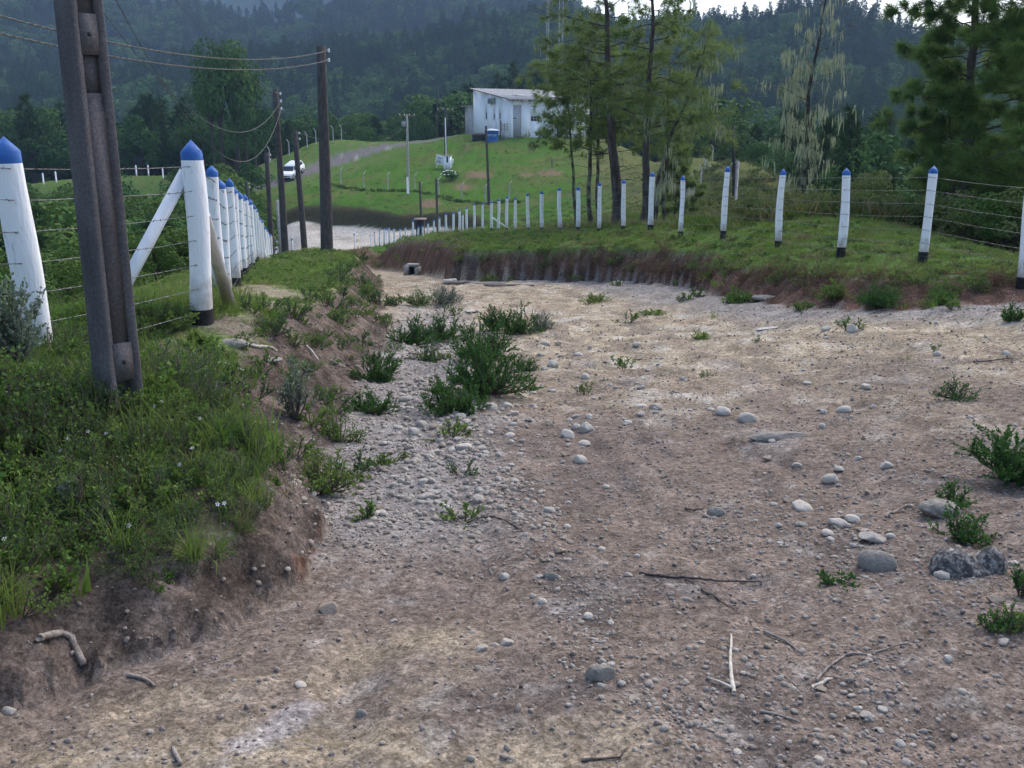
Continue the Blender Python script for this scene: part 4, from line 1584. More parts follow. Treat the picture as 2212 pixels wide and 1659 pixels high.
# ------------------------------------------------------------------ white house
def house():
    c0 = W(1102, 299, 160)
    th = math.radians(27)
    e = empty('white_house', (c0[0], c0[1], ground_z(c0[0], c0[1]) - .05), 'white plastered building with sloping grey roof on top of the green hill', 'house', None, th)
    L, Dp = 15.0, 14.0      # front wall along +x, left wall along +y
    hf, hb = 5.9, 8.0
    t = .25
    # front wall with door and window openings as butted pieces
    mb = MB()
    def piece(x0, x1, z0, z1):
        mb.box(((x0 + x1) / 2, t / 2, (z0 + z1) / 2), ((x1 - x0) / 2, t / 2, (z1 - z0) / 2))
    piece(0, .55, -1.5, hf)
    piece(.55, 2.05, 5.1, hf)
    piece(.55, 2.05, -1.5, .05)
    piece(2.05, 3.75, -1.5, hf)
    piece(3.75, 5.4, -1.5, 2.7)
    piece(3.75, 5.4, 3.4, hf)
    piece(5.4, 8.6, -1.5, hf)
    piece(8.6, 9.8, 2.6, hf)
    piece(8.6, 9.8, -1.5, .05)
    piece(9.8, L, -1.5, hf)
    add('front_wall', mb.mesh('front_wall', M['wall']), e)
    # left wall, sloped top
    mb = MB()
    wins = [(3.4, 4.0, 3.1, 4.0), (5.6, 6.1, 3.1, 3.85), (8.6, 9.2, 3.2, 4.15)]
    def lwall(y0, y1, z0, z1a, z1b):
        V = [(0, y0, z0), (t, y0, z0), (t, y1, z0), (0, y1, z0), (0, y0, z1a), (t, y0, z1a), (t, y1, z1b), (0, y1, z1b)]
        mb.raw(V, [[0, 3, 2, 1], [4, 5, 6, 7], [0, 1, 5, 4], [1, 2, 6, 5], [2, 3, 7, 6], [3, 0, 4, 7]])
    top = lambda q: hf + (hb - hf) * q / Dp
    yprev = t + .003
    for y0, y1, z0, z1 in wins:
        lwall(yprev, y0, -1.5, top(yprev), top(y0))
        lwall(y0, y1, -1.5, z0, z0)
        lwall(y0, y1, z1, top(y0), top(y1))
        yprev = y1
    lwall(yprev, Dp, -1.5, top(yprev), top(Dp))
    add('side_wall', mb.mesh('side_wall', M['wall']), e)
    for y0, y1, z0, z1 in wins:
        w_ = add('window', MB().box((.17, (y0 + y1) / 2, (z0 + z1) / 2), (.02, (y1 - y0) / 2, (z1 - z0) / 2)).mesh('window', M['dark']), e)
        f = MB()
        for yy in (y0 + .04, y1 - .04):
            f.box((.06, yy, (z0 + z1) / 2), (.03, .04, (z1 - z0) / 2 - .002))
        f.box((.06, (y0 + y1) / 2, z0 - .05), (.12, (y1 - y0) / 2 + .06, .045))
        add('frame', f.mesh('frame', M['grey_wall']), w_)
    add('back_wall', MB().box((L / 2, Dp - t / 2, hb / 2 - .8), (L / 2 - t - .003, t / 2 - .003, hb / 2 + .75)).mesh('back_wall', M['wall']), e)
    add('right_wall', MB().box((L - t / 2, Dp / 2, hf / 2 - .8), (t / 2 - .003, Dp / 2 - t - .003, hf / 2 + .7)).mesh('right_wall', M['wall']), e)
    d = add('door', MB().box((1.3, .12, 2.575), (.747, .03, 2.52)).mesh('door', M['door_grey']), e)
    add('handle', MB().box((.9, .07, 3.1), (.28, .025, .06)).mesh('handle', M['dark']), d)
    d2 = add('door', MB().box((9.2, .16, 1.3), (.597, .03, 1.25)).mesh('door', M['dark']), e)
    w_ = add('window', MB().box((4.575, .16, 3.05), (.82, .02, .345)).mesh('window', M['glass']), e)
    f = MB()
    for xx in (3.79, 4.3, 4.85, 5.36):
        f.box((xx, .10, 3.05), (.035, .03, .343))
    f.box((4.575, .10, 3.05), (.78, .025, .03))
    add('frame', f.mesh('frame', M['steel']), w_)
    # roof: corrugated sheet sloping to the front
    nx = 96
    xs = np.linspace(-.7, L + .5, nx)
    ys = np.array([-.8, Dp + .6])
    V = []
    for layer in (0, -.05):
        for q in ys:
            for i, xx in enumerate(xs):
                V.append((xx, q, hf + (hb - hf) * q / Dp + .2 + .07 * math.cos(i * 2 * math.pi / 3 * 1.0) + layer))
    F = []
    for i in range(nx - 1):
        F.append([i, i + 1, nx + i + 1, nx + i])
        F.append([2 * nx + i + 1, 2 * nx + i, 3 * nx + i, 3 * nx + i + 1])
        F.append([i + 1, i, 2 * nx + i, 2 * nx + i + 1])
        F.append([nx + i, nx + i + 1, 3 * nx + i + 1, 3 * nx + i])
    rf = add('roof', MB().raw(V, F).mesh('roof', M['roof']), e)
    fb = MB()
    for i in range(22):
        fb.box((-.45 + i * .75, -.62, hf + .02), (.11, .12, .09))
    add('rafter_ends', fb.mesh('rafter_ends', M['wood']), rf)
    sl = (hb - hf) / Dp
    for (xx, q, w2) in ((4.0, 4.5, 1.1), (9.5, 3.0, .9)):
        V = []
        for dz in (.30, .24):
            for a, b in ((-w2, -.7), (w2, -.7), (w2, .7), (-w2, .7)):
                V.append((xx + a, q + b, hf + sl * (q + b) + dz + .03))
        add('roof_patch', MB().raw(V, [[0, 1, 2, 3], [7, 6, 5, 4], [0, 4, 5, 1], [1, 5, 6, 2], [2, 6, 7, 3], [3, 7, 4, 0]]).mesh('roof_patch', M['grey_wall']), rf)
    ac = add('wall_unit', MB().box((-.25, 6.3, 5.95), (.25, .95, .42)).mesh('wall_unit', M['grey_wall']), e)
    gm = MB()
    for i in range(5):
        gm.box((-.515, 5.55 + i * .38, 5.95), (.012, .06, .34))
    add('grille', gm.mesh('grille', M['dark']), ac)
    an = add('annex', MB().box((1.3, Dp + 1.8, 1.9), (1.25, 1.78, 3.4)).mesh('annex', M['grey_wall']), e)
    add('annex_roof', MB().box((1.1, Dp + 2.1, 5.38), (1.6, 2.0, .07)).mesh('annex_roof', M['roof']), an)
    ln = add('step', MB().box((1.3, -.45, -.03), (1.0, .44, .10)).mesh('step', M['concrete']), e)
    return e


house()


def water_tank():
    p = W(1062, 299, 156)
    z = ground_z(p[0], p[1])
    e = empty('water_tank', (p[0], p[1], z), 'blue plastic water tank with white lid beside the white building', 'water tank')
    add('body', MB().tube([[0, 0, -.2], [0, 0, .1], [0, 0, .7], [0, 0, 1.55], [0, 0, 1.6]], [.95, .95, 1.03, 1.12, 1.16], 28).mesh('body', M['tank_blue'], True), e)
    add('lid', MB().tube([[0, 0, 1.605], [0, 0, 1.68], [0, 0, 1.85], [0, 0, 1.9]], [1.18, 1.16, .45, .2], 28).mesh('lid', M['white_paint'], True), e)
    # lettering wrapped on the tank's front
    fc = bpy.data.curves.new('lettering', 'FONT')
    fc.body = 'FORTLEV'
    fc.size = .42
    fc.align_x = 'CENTER'
    fc.extrude = .006
    fo = bpy.data.objects.new('lettering_src', fc)
    COL.objects.link(fo)
    dg = bpy.context.evaluated_depsgraph_get()
    me = bpy.data.meshes.new_from_object(fo.evaluated_get(dg))
    bpy.data.objects.remove(fo)
    me.materials.clear()
    me.materials.append(M['white_paint'])
    for v in me.vertices:
        a = v.co.x / 1.09
        rr = 1.085 + v.co.y * .08 + v.co.z + .01
        zz = .75 + v.co.y
        v.co = Vector((math.sin(a) * rr, -math.cos(a) * rr, zz))
    add('lettering', me, e)
    p2 = W(1035, 299, 157)
    e2 = empty('low_shed', (p2[0], p2[1], ground_z(p2[0], p2[1])), 'low brown shed with flat roof left of the blue water tank', 'shed')
    add('body', MB().box((0, 0, .3), (1.05, .8, .5)).mesh('body', M['dark']), e2)
    add('roof', MB().box((0, 0, .86), (1.15, .95, .06)).mesh('roof', M['wood']), e2)
    p3 = W(1090, 299, 158)
    e3 = empty('wooden_rack', (p3[0], p3[1], ground_z(p3[0], p3[1])), 'slatted wooden rack against the house between tank and door', 'rack')
    add('lower_panel', MB().box((0, 0, .55), (.52, .05, .6)).mesh('lower_panel', M['grey_wall']), e3)
    for i in range(4):
        add('slat', MB().box((0, 0, 1.45 + i * .28), (.5, .03, .05)).mesh('slat', M['wood']), e3)
    for sx in (-.48, 0, .48):
        add('upright', MB().box((sx, .07, 1.3), (.035, .03, 1.3)).mesh('upright', M['wood']), e3)
    p4 = W(1081, 300, 157)
    add('thin_post', MB().tube([[0, 0, -.2], [0, 0, 3.1]], .11, 8).mesh('thin_post', M['pole_dark'], True), None, (p4[0], p4[1], ground_z(p4[0], p4[1])), 'dark wooden post standing between the blue tank and the rack', 'post')
    for q, l in [((1136, 300, 159.2), 'small orange brick pile at the foot of the white front wall'), ((1185, 300, 160), 'dark heap of odds and ends before the far door of the white house')]:
        pp = W(*q)
        mb = MB()
        rr = np.random.default_rng(int(q[0]))
        for i in range(9):
            mb.box((rr.uniform(-.6, .6), rr.uniform(-.15, .15), .05 + .1 * (i // 4)), (.13, .07, .05), rr.uniform(0, 3))
        add('brick_pile' if q[0] < 1150 else 'rubble_heap', mb.mesh('pile', M['stone_tan'] if q[0] < 1150 else M['pole_dark']), None, (pp[0], pp[1], ground_z(pp[0], pp[1])), l, 'heap')


water_tank()


# ------------------------------------------------------------------ white car on the hill track
def car():
    p = W(632, 383, 137)
    a, b = W(690, 360, 141.5), W(600, 388, 134.5)
    hd = math.atan2(b[1] - a[1], b[0] - a[0]) + math.radians(18)
    x, y = p[0], p[1]
    z = ground_z(x, y)
    z2 = ground_z(x + math.cos(hd) * 2, y + math.sin(hd) * 2)
    e = empty('parked_car', (x, y, z), 'white estate car coming down the gravel track behind the dark poles', 'car')
    e.rotation_euler = Euler((0, -math.atan2(z2 - z, 2), hd))
    e.scale = (1.12, 1.12, 1.12)
    # side profile x (front +), z ; body lofted over half widths
    prof_lo = [(-2.05, .32), (2.05, .32)]
    outline = [(-2.08, .35), (-2.1, .75), (-2.05, .95), (1.0, .98), (1.75, .88), (2.06, .72), (2.1, .45), (2.05, .3), (-2.0, .3)]
    mb = MB()
    n = len(outline)
    V = []
    for wy, k in ((-.82, 1), (-.78, 1.02), (.78, 1.02), (.82, 1)):
        pass
    for wy in (-.83, .83):
        for q in outline:
            V.append((q[0], wy, q[1]))
    F4 = []
    for i in range(n):
        j = (i + 1) % n
        F4.append([i, j, n + j, n + i])
    mb.raw(V, F4)
    c = np.array(V)
    for o_, sgn in ((0, 1), (n, -1)):
        cc = mb.n
        mb.v.append(c[o_:o_ + n].mean(0)[None])
        mb.n += 1
        mb.f3.append(np.array([[cc, o_ + i, o_ + (i + 1) % n] for i in range(n)]))
    body = mb.mesh('body', M['car_white'])
    bo = add('body', body, e)
    cab = [(-2.0, .96), (-1.85, 1.42), (-1.4, 1.5), (.0, 1.5), (.35, 1.42), (1.05, .97)]
    mb = MB()
    V = []
    for wy, ins in ((-1, 0), (1, 0)):
        for q in cab:
            w_ = .80 - (q[1] - .96) * .28
            V.append((q[0], wy * w_, q[1]))
    n = len(cab)
    mb.raw(V, [[i, i + 1, n + i + 1, n + i] for i in range(n - 1)])
    mb.raw(V[:n], [[0, 1, 2, 3], [0, 3, 4, 5]])
    mb.raw(V[n:], [[3, 2, 1, 0], [5, 4, 3, 0]])
    add('cabin', mb.mesh('cabin', M['car_white']), e)
    for sy in (-1, 1):
        for (x0, x1) in ((-1.75, -.95), (-.85, -.1), (-.02, .62)):
            V = []
            for xx, zz in ((x0, 1.03), (x1 + (.22 if x1 > .5 else 0), 1.03), (x1 - (.18 if x1 > .5 else 0), 1.4), (x0 + .06, 1.4)):
                w_ = .80 - (zz - .96) * .28 + .006
                V.append((xx, sy * w_, zz))
            add('side_window', MB().raw(V, [[0, 1, 2, 3]]).mesh('side_window', M['glass']), e)
        for xx in (-1.3, 1.32):
            w_ = add('wheel', MB().tube([[xx, sy * .66, .31], [xx, sy * .86, .31]], .31, 18).mesh('wheel', M['tyre']), e)
            add('rim', MB().tube([[xx, sy * .861, .31], [xx, sy * .872, .31]], [.19, .17], 12).mesh('rim', M['steel']), w_)
        add('headlight', MB().box((2.03, sy * .62, .68), (.06, .16, .07)).mesh('headlight', M['steel']), e)
        add('mirror', MB().box((.55, sy * .93, 1.02), (.07, .09, .06)).mesh('mirror', M['car_white']), e)
        add('tail_light', MB().box((-2.08, sy * .72, .85), (.03, .08, .12)).mesh('tail_light', simple_mat('tail_red', (.35, .02, .02), None, rough=.3)), e)
    V = [(1.0, -.74, 1.0), (1.0, .74, 1.0), (.42, .66, 1.4), (.42, -.66, 1.4)]
    V = [(v[0] + .03, v[1], v[2] + .012) for v in V]
    add('windscreen', MB().raw(V, [[0, 1, 2, 3]]).mesh('windscreen', M['glass']), e)
    V = [(-2.005, .7, 1.02), (-2.005, -.7, 1.02), (-1.88, -.64, 1.38), (-1.88, .64, 1.38)]
    add('rear_window', MB().raw(V, [[0, 1, 2, 3]]).mesh('rear_window', M['glass']), e)
    add('bumper', MB().box((2.08, 0, .42), (.07, .8, .09)).mesh('bumper', M['tyre']), e)
    add('grille', MB().box((2.085, 0, .66), (.02, .42, .06)).mesh('grille', M['tyre']), e)


car()

# ------------------------------------------------------------------ sign and meter pillar on the hill
p = W(967, 372, 136)
z = ground_z(p[0], p[1])
e = empty('meter_pillar', (p[0], p[1], z), 'white masonry meter pillar with dark slot beside the hill sign', 'pillar', None, -.25)
add('body', MB().box((0, 0, .75), (.48, .4, 1.0)).mesh('body', M['wall']), e)
add('cap', MB().box((0, 0, 1.8), (.55, .47, .05)).mesh('cap', M['concrete']), e)
add('slot', MB().box((.1, -.402, 1.3), (.13, .01, .4)).mesh('slot', M['dark']), e)
p = W(956, 374, 136.5)
z = ground_z(p[0], p[1])
e = empty('hill_sign', (p[0], p[1], z), 'white rectangular notice board tilted on the green hillside', 'sign', None, .0)
e.rotation_euler = (0, math.radians(15), -.2)
add('board', MB().box((0, 0, 1.05), (1.2, .03, .55)).mesh('board', M['white_paint']), e)
fr = MB()
for sx in (-1.2, 1.2):
    fr.box((sx, -.01, 1.05), (.04, .05, .6))
fr.box((0, -.01, 1.64), (1.24, .05, .035))
fr.box((0, -.01, .46), (1.24, .05, .035))
add('frame', fr.mesh('frame', M['wall']), e)
for k, (x0, z0, w_, h_) in enumerate([(-.75, 1.3, .3, .12), (.1, 1.35, .5, .05), (.1, 1.15, .45, .04), (-.75, .85, .25, .2), (.15, .9, .5, .04), (.7, .75, .3, .1)]):
    add('printed_panel', MB().box((x0, -.034, z0), (w_, .004, h_)).mesh('printed_panel', M['door_grey']), e)
for sx in (-.9, .9):
    add('leg', MB().box((sx, .06, .1), (.04, .03, .5)).mesh('leg', M['wall']), e)

# lattice masts behind the house
def mast(px, py0, py1, Y, w, label):
    b = W(px, py1, Y)
    t = W(px, py0, Y)
    h = t[2] - b[2] + 14
    e = empty('radio_mast', (b[0], b[1], b[2] - 14), label, 'mast')
    a3 = [0, 2.094, 4.189]
    leg = []
    red = simple_mat('mast_red', (.32, .10, .09), None, rough=.6)
    for a in a3:
        add('leg', MB().tube([[w * math.cos(a), w * math.sin(a), 0], [w * math.cos(a), w * math.sin(a), h]], .032, 4).mesh('leg', M['steel']), e)
    mb = MB()
    nz = int(h / 1.2)
    for i in range(nz):
        for k in range(3):
            q0, q1 = a3[k], a3[(k + 1) % 3]
            mb.tube([[w * math.cos(q0), w * math.sin(q0), i * 1.2], [w * math.cos(q1), w * math.sin(q1), i * 1.2 + 1.2]], .03, 3, False)
    add('bracing', mb.mesh('bracing', M['steel']), e)


mast(1182, -60, 130, 215, .28, 'thin white lattice mast rising alone behind the house')
mast(1209, -40, 190, 200, .5, 'wider lattice mast half hidden by the pine crown behind the house')

# culvert box and logs at the bend
p = hit(887, 594)
e = empty('culvert_box', tuple(p), 'small concrete culvert headwall at the bend under the green bank', 'culvert', None, -.2)
add('side_wall', MB().box((-.2, .25, .12), (.06, .35, .25)).mesh('side_wall', M['concrete']), e)
add('side_wall', MB().box((.22, .3, .08), (.05, .3, .2)).mesh('side_wall', M['concrete']), e)
add('cover', MB().box((-.05, .45, .34), (.24, .22, .045)).mesh('cover', M['concrete']), e)
add('opening', MB().box((.01, .5, .12), (.14, .1, .16)).mesh('opening', M['dark']), e)
# ------------------------------------------------------------------ stones
def ico(sub):
    t = (1 + 5 ** .5) / 2
    V = np.array([[-1, t, 0], [1, t, 0], [-1, -t, 0], [1, -t, 0], [0, -1, t], [0, 1, t], [0, -1, -t], [0, 1, -t], [t, 0, -1], [t, 0, 1], [-t, 0, -1], [-t, 0, 1]], float)
    V /= np.linalg.norm(V[0])
    F = [[0, 11, 5], [0, 5, 1], [0, 1, 7], [0, 7, 10], [0, 10, 11], [1, 5, 9], [5, 11, 4], [11, 10, 2], [10, 7, 6], [7, 1, 8], [3, 9, 4], [3, 4, 2], [3, 2, 6], [3, 6, 8], [3, 8, 9], [4, 9, 5], [2, 4, 11], [6, 2, 10], [8, 6, 7], [9, 8, 1]]
    V = [v for v in V]
    for _ in range(sub):
        cache = {}
        G = []

        def mid(a, b):
            k = (min(a, b), max(a, b))
            if k not in cache:
                q = V[a] + V[b]
                V.append(q / np.linalg.norm(q))
                cache[k] = len(V) - 1
            return cache[k]
        for a, b, c in F:
            x, y_, z_ = mid(a, b), mid(b, c), mid(c, a)
            G += [[a, x, z_], [b, y_, x], [c, z_, y_], [x, y_, z_]]
        F = G
    return np.array(V), np.array(F)


I1, I2, I3 = ico(1), ico(2), ico(3)


def stone_mesh(seed, mat, base=I2, angular=.0, amp=.16, name='stone', smooth=True):
    """river stone or broken stone of unit half width"""
    r = np.random.default_rng(seed)
    V = base[0].copy()
    ax = r.uniform(.62, 1.0, 3)
    ax[2] = r.uniform(.42, .72)
    ax[0] = 1.0
    off = r.uniform(0, 50, 3)
    d = fbm(V[:, 0] * 1.1 + off[0] + V[:, 2], V[:, 1] * 1.1 + off[1] - V[:, 2] * .7, 3)
    V = V * (1 + amp * d)[:, None]
    for _ in range(int(angular)):
        n = rand_unit(1, r)[0]
        h = r.uniform(.5, .8)
        s = V @ n
        V = V - np.outer(np.maximum(s - h, 0) * .92, n)
    return mesh_np(name, V * ax, base[1], [mat], smooth)


SM = {'pale': [stone_mesh(500 + i, M['stone_pale'], I2, 1 + i % 4 * 2, .26) for i in range(8)],
      'grey': [stone_mesh(520 + i, M['stone_grey'], I2, 2 + i % 3 * 3, .26) for i in range(6)],
      'lichen': [stone_mesh(540 + i, M['stone_lichen'], I3, 1, .22) for i in range(3)],
      'tan': [stone_mesh(560 + i, M['stone_tan'], I3, 8, .12, smooth=False) for i in range(3)],
      'angular': [stone_mesh(580 + i, M['stone_pale'], I3, 9, .1, smooth=False) for i in range(4)]}
_srng = np.random.default_rng(61)


def put_stone(px, py, w, kind, label=None, group=None, flat=None, long=1.0, name='stone', rz=None, sink=.36):
    p = hit(px, py)
    dist = math.sqrt(p[0] ** 2 + p[1] ** 2 + (EYE - p[2]) ** 2)
    hw = w * dist / FPX / 2
    me = SM[kind][_srng.integers(0, len(SM[kind]))]
    zs = hw * (flat if flat else _srng.uniform(.85, 1.25))
    o = add(name, me, None, (p[0], p[1], p[2] + zs * .55 * (1 - 2 * sink)), label, 'stone', group)
    o.scale = (hw * 1.05, hw * 1.05 / long, zs)
    o.rotation_euler = (_srng.normal(0, .12), _srng.normal(0, .12), rz if rz is not None else _srng.uniform(-.6, .6))
    return o


NAMED = [
    (1195, 792, 32, 'angular', 'pale angular stone right of the dark shrub, alone at the gully edge'),
    (1269, 930, 40, 'angular', 'large pale three-cornered stone in the middle of the road'),
    (1224, 943, 34, 'pale', 'pale rounded stone just left of the large three-cornered stone'),
    (1252, 997, 32, 'pale', 'pale stone at the lower end of the pair below the three-cornered stone'),
    (1222, 984, 30, 'tan', 'brownish stone at the upper end of the pair below the three-cornered stone'),
    (1261, 962, 28, 'pale', 'flat stone half sunk between the three-cornered stone and the pair below'),
    (1000, 970, 40, 'pale', 'biggest pale block among the gully stones below the shrubs'),
    (941, 981, 34, 'grey', 'grey oval stone left of the biggest gully block'),
    (922, 1077, 40, 'grey', 'big grey oval stone at the lower end of the gully'),
    (1032, 1084, 30, 'pale', 'pale oval stone right of the big grey oval stone at the gully end'),
    (912, 1046, 28, 'pale', 'pale stone just above the big grey oval stone'),
    (879, 865, 34, 'grey', 'dark grey blocky stone left of the lowest shrub'),
    (1061, 885, 29, 'pale', 'left of two round stones at the foot of the lowest shrub'),
    (1092, 883, 30, 'pale', 'right of two round stones at the foot of the lowest shrub'),
    (995, 902, 27, 'pale', 'pale slanting stone directly below the lowest shrub'),
    (1384, 881, 32, 'pale', 'left of two flat pale stones in the middle of the road'),
    (1417, 883, 31, 'grey', 'right of two flat pale stones in the middle of the road'),
    (1243, 902, 18, 'grey', 'small dark stone above the three-cornered stone'),
    (1184, 1106, 32, 'pale', 'long pale half-buried stone in the mid road below the gully'),
    (1210, 1194, 32, 'tan', 'pale broken stone in the mid road above the two dark stones'),
    (1191, 1254, 33, 'lichen', 'rough dark jagged stone beside a pale one in mid road'),
    (1165, 1251, 20, 'grey', 'small grey stone touching the rough dark jagged one'),
    (1089, 1252, 24, 'pale', 'single round pale stone left of the rough dark jagged stone'),
    (1269, 1338, 25, 'pale', 'smooth pale pebble left of the dark twig in mid road'),
    (1039, 1405, 29, 'grey', 'grey oblong stone left of the three-stone cluster near the bottom'),
    (1094, 1396, 32, 'grey', 'flat-topped stone, largest of the three-stone cluster near the bottom'),
    (1070, 1396, 18, 'grey', 'smallest stone of the three-stone cluster near the bottom'),
    (1297, 1468, 60, 'lichen', 'crumbly grey lump of earth and rock at the lower middle'),
    (1301, 1484, 22, 'grey', 'small stone resting against the crumbly grey lump'),
    (782, 1549, 25, 'lichen', 'dark clod on the tan earth at the bottom left'),
    (649, 1483, 25, 'pale', 'pale stone at the top of the smooth grey rock slab'),
    (710, 1322, 44, 'tan', 'half-buried tan rock beside the left bank'),
    (851, 1346, 18, 'grey', 'small blue-grey stone alone on the left part of the road'),
    (1742, 830, 20, 'pale', 'left of two pale stones far down the road'),
    (1869, 840, 24, 'pale', 'round pale stone far down the right side of the road'),
    (1614, 908, 44, 'grey', 'low grey slab flush with the road left of the lichen ridge'),
    (1559, 894, 36, 'pale', 'flat pale slab flush with the road, upper left of the lichen ridge'),
    (1777, 887, 32, 'tan', 'left stone of the flat group above the lichen ridge'),
    (1824, 890, 32, 'pale', 'right stone of the flat group above the lichen ridge'),
    (1666, 955, 17, 'pale', 'small pale stone in front of the lichen ridge'),
    (1793, 1041, 36, 'pale', 'smooth oval pale stone alone on the right side of the road'),
    (1812, 1017, 21, 'pale', 'small pale stone behind the smooth oval pale stone'),
    (1914, 1011, 29, 'pale', 'pale pointed stone at the right, left of the big bush'),
    (1703, 1086, 33, 'tan', 'tan stone at the upper left of the right-hand stone cluster'),
    (1729, 1101, 50, 'pale', 'long flat pale stone at the left of the right-hand stone cluster'),
    (1730, 1137, 27, 'lichen', 'dark pointed stone under the long flat pale stone'),
    (1805, 1134, 48, 'angular', 'largest white stone of the right-hand stone cluster'),
    (1840, 1126, 34, 'pale', 'pale stone leaning against the largest white stone'),
    (1862, 1149, 29, 'tan', 'tan broken stone right of the largest white stone'),
    (1883, 1169, 58, 'grey', 'rounded grey stone at the lower right of the stone cluster'),
    (1786, 1156, 25, 'pale', 'small white stone below the largest white stone'),
    (1895, 1228, 72, 'lichen', 'large oval lichen-specked stone right of the grass tuft'),
    (2027, 1108, 78, 'lichen', 'long pale boulder half buried at the right edge of the road'),
    (2036, 1249, 32, 'pale', 'pale stone in front of the dark boulder'),
    (2187, 1220, 25, 'pale', 'bright white stone right of the dark boulder'),
    (2152, 1300, 46, 'tan', 'brownish half-buried stone near the right edge'),
    (1548, 1114, 38, 'lichen', 'thin dark flat stone in the middle of the road'),
    (1944, 1613, 20, 'grey', 'round grey pebble at the bottom right'),
    (2093, 1416, 18, 'tan', 'small tan stone at the lower right beyond the curved twig'),
    (2166, 1391, 29, 'grey', 'grey stone at the right edge under the green sprigs'),
    (1875, 1554, 36, 'grey', 'grey slab-like stone at the bottom right'),
    (1776, 1495, 25, 'tan', 'tan stone beside the pale wood chip'),
    (1769, 1641, 20, 'pale', 'pale pebble at the bottom edge right of the middle'),
    (1840, 714, 24, 'pale', 'right of two whitish stones beneath the right bank'),
    (1783, 715, 25, 'pale', 'left of two whitish stones beneath the right bank'),
    (24, 1543, 32, 'grey', 'grey stone at the left edge below the bank'),
    (1382, 778, 20, 'tan', 'brown stone alone on the far middle of the road'),
]
for q in NAMED:
    put_stone(q[0], q[1], q[2] * .98, q[3], q[4], 'stones on the road', long=1.0 if q[3] != 'lichen' else 1.25, flat=None)
# low bedrock forms
def slab(px, py, w, kind, label, flat, long, rz=0.0, name='boulder'):
    o = put_stone(px, py, w, kind, label, 'boulders and slabs', flat, long, name, rz, .42)
    return o


p = hit(1684, 945)
slab(1684, 946, 120, 'lichen', 'low ridge of lichen-spotted bedrock in the right half of the road', .3, 2.4, .1)
p = hit(2093, 1225)
def boulder(px, py, parts, mat, label):
    """one rock of several fused lobes"""
    p = hit(px, py)
    dist = math.sqrt(p[0] ** 2 + p[1] ** 2 + (EYE - p[2]) ** 2)
    k = dist / FPX
    V, F = I3
    out = MB()
    P = []
    for (dx, dy, dz, sx, sy, sz) in parts:
        P.append((np.array([dx, dy, dz]) * k, np.array([sx, sy, sz]) * k))
    # sphere pushed outward to the union of the lobes
    R = np.zeros(len(V))
    for c, s_ in P:
        A = ((V / s_) ** 2).sum(1)
        B = -2 * (V * (c / s_ ** 2)).sum(1)
        C_ = ((c / s_) ** 2).sum() - 1
        disc = np.maximum(B * B - 4 * A * C_, 0)
        R = np.maximum(R, np.where(B * B - 4 * A * C_ > 0, (-B + np.sqrt(disc)) / (2 * A), 0))
    R = np.maximum(R, 8 * k)
    VV = V * R[:, None]
    VV *= (1 + .14 * fbm(V[:, 0] * 2.5 + V[:, 2] * 2, V[:, 1] * 2.5 + 3 - V[:, 2], 4))[:, None]
    me = mesh_np('boulder', VV, F, [mat], True)
    return add('boulder', me, None, tuple(p), label, 'boulder', 'boulders and slabs')


boulder(2093, 1228, [(-25, 8, 0, 46, 38, 36), (42, 4, 4, 28, 30, 38), (0, 0, -6, 62, 36, 22), (-58, 0, -4, 18, 24, 16)], M['boulder'], 'large dark two-humped boulder with pale specks at the right edge')
slab(1652, 646, 54, 'lichen', 'grey rock sticking out at the foot of the right bank', .35, 1.3, .05)
slab(1652, 713, 58, 'pale', 'flat pale slab on the road below the right bank', .10, 1.6, .1)
slab(1020, 672, 40, 'pale', 'flat white slab on the far road above the shrubs', .10, 1.6, .1)
slab(590, 780, 40, 'lichen', 'grey half-buried boulder on the left slope below the fence', .6, 1.2, -.3)
slab(505, 745, 60, 'lichen', 'dark earthy hummock of rock beside the left fence', .5, 1.2, -.2)

# many smaller stones one can still pick out
def small_stones():
    r = np.random.default_rng(88)
    zones = [  # x0,x1,y0,y1,count,wmin,wmax,label
        (800, 1130, 870, 1115, 112, 10, 27, 'stone in the stony gully below the shrubs', 'cobbles in the gully'),
        (1140, 1430, 735, 930, 52, 9, 23, 'stone scattered right of the shrubs in mid road', 'cobbles in mid road'),
        (1600, 2080, 980, 1250, 44, 9, 22, 'stone lying around the right-hand stone cluster', 'stones on the right side'),
        (1120, 1400, 950, 1480, 26, 9, 20, 'stone loose on the middle of the road', 'stones in the lower middle'),
        (1480, 2180, 1270, 1640, 36, 10, 22, 'stone loose on the lower right of the road', 'stones at the lower right'),
        (1450, 2200, 690, 930, 22, 9, 20, 'stone on the far right part of the road', 'stones on the far road'),
    ]
    for x0, x1, y0, y1, n, w0, w1, lab, grp in zones:
        for _ in range(n):
            px, py = r.uniform(x0, x1), r.uniform(y0, y1)
            kd = r.choice(['pale', 'grey', 'tan', 'angular'], p=[.52, .2, .08, .2])
            q = r.uniform(0, 1) ** 2
            adj = {'pale': 'pale', 'grey': 'grey', 'tan': 'brownish', 'angular': 'pale broken'}[kd]
            size = 'tiny' if q < .12 else 'small' if q < .5 else 'fist-sized'
            put_stone(px, py, w0 + (w1 - w0) * q, kd, '%s %s %s' % (size, adj, lab), grp + ', ' + size + ' ' + adj)


small_stones()

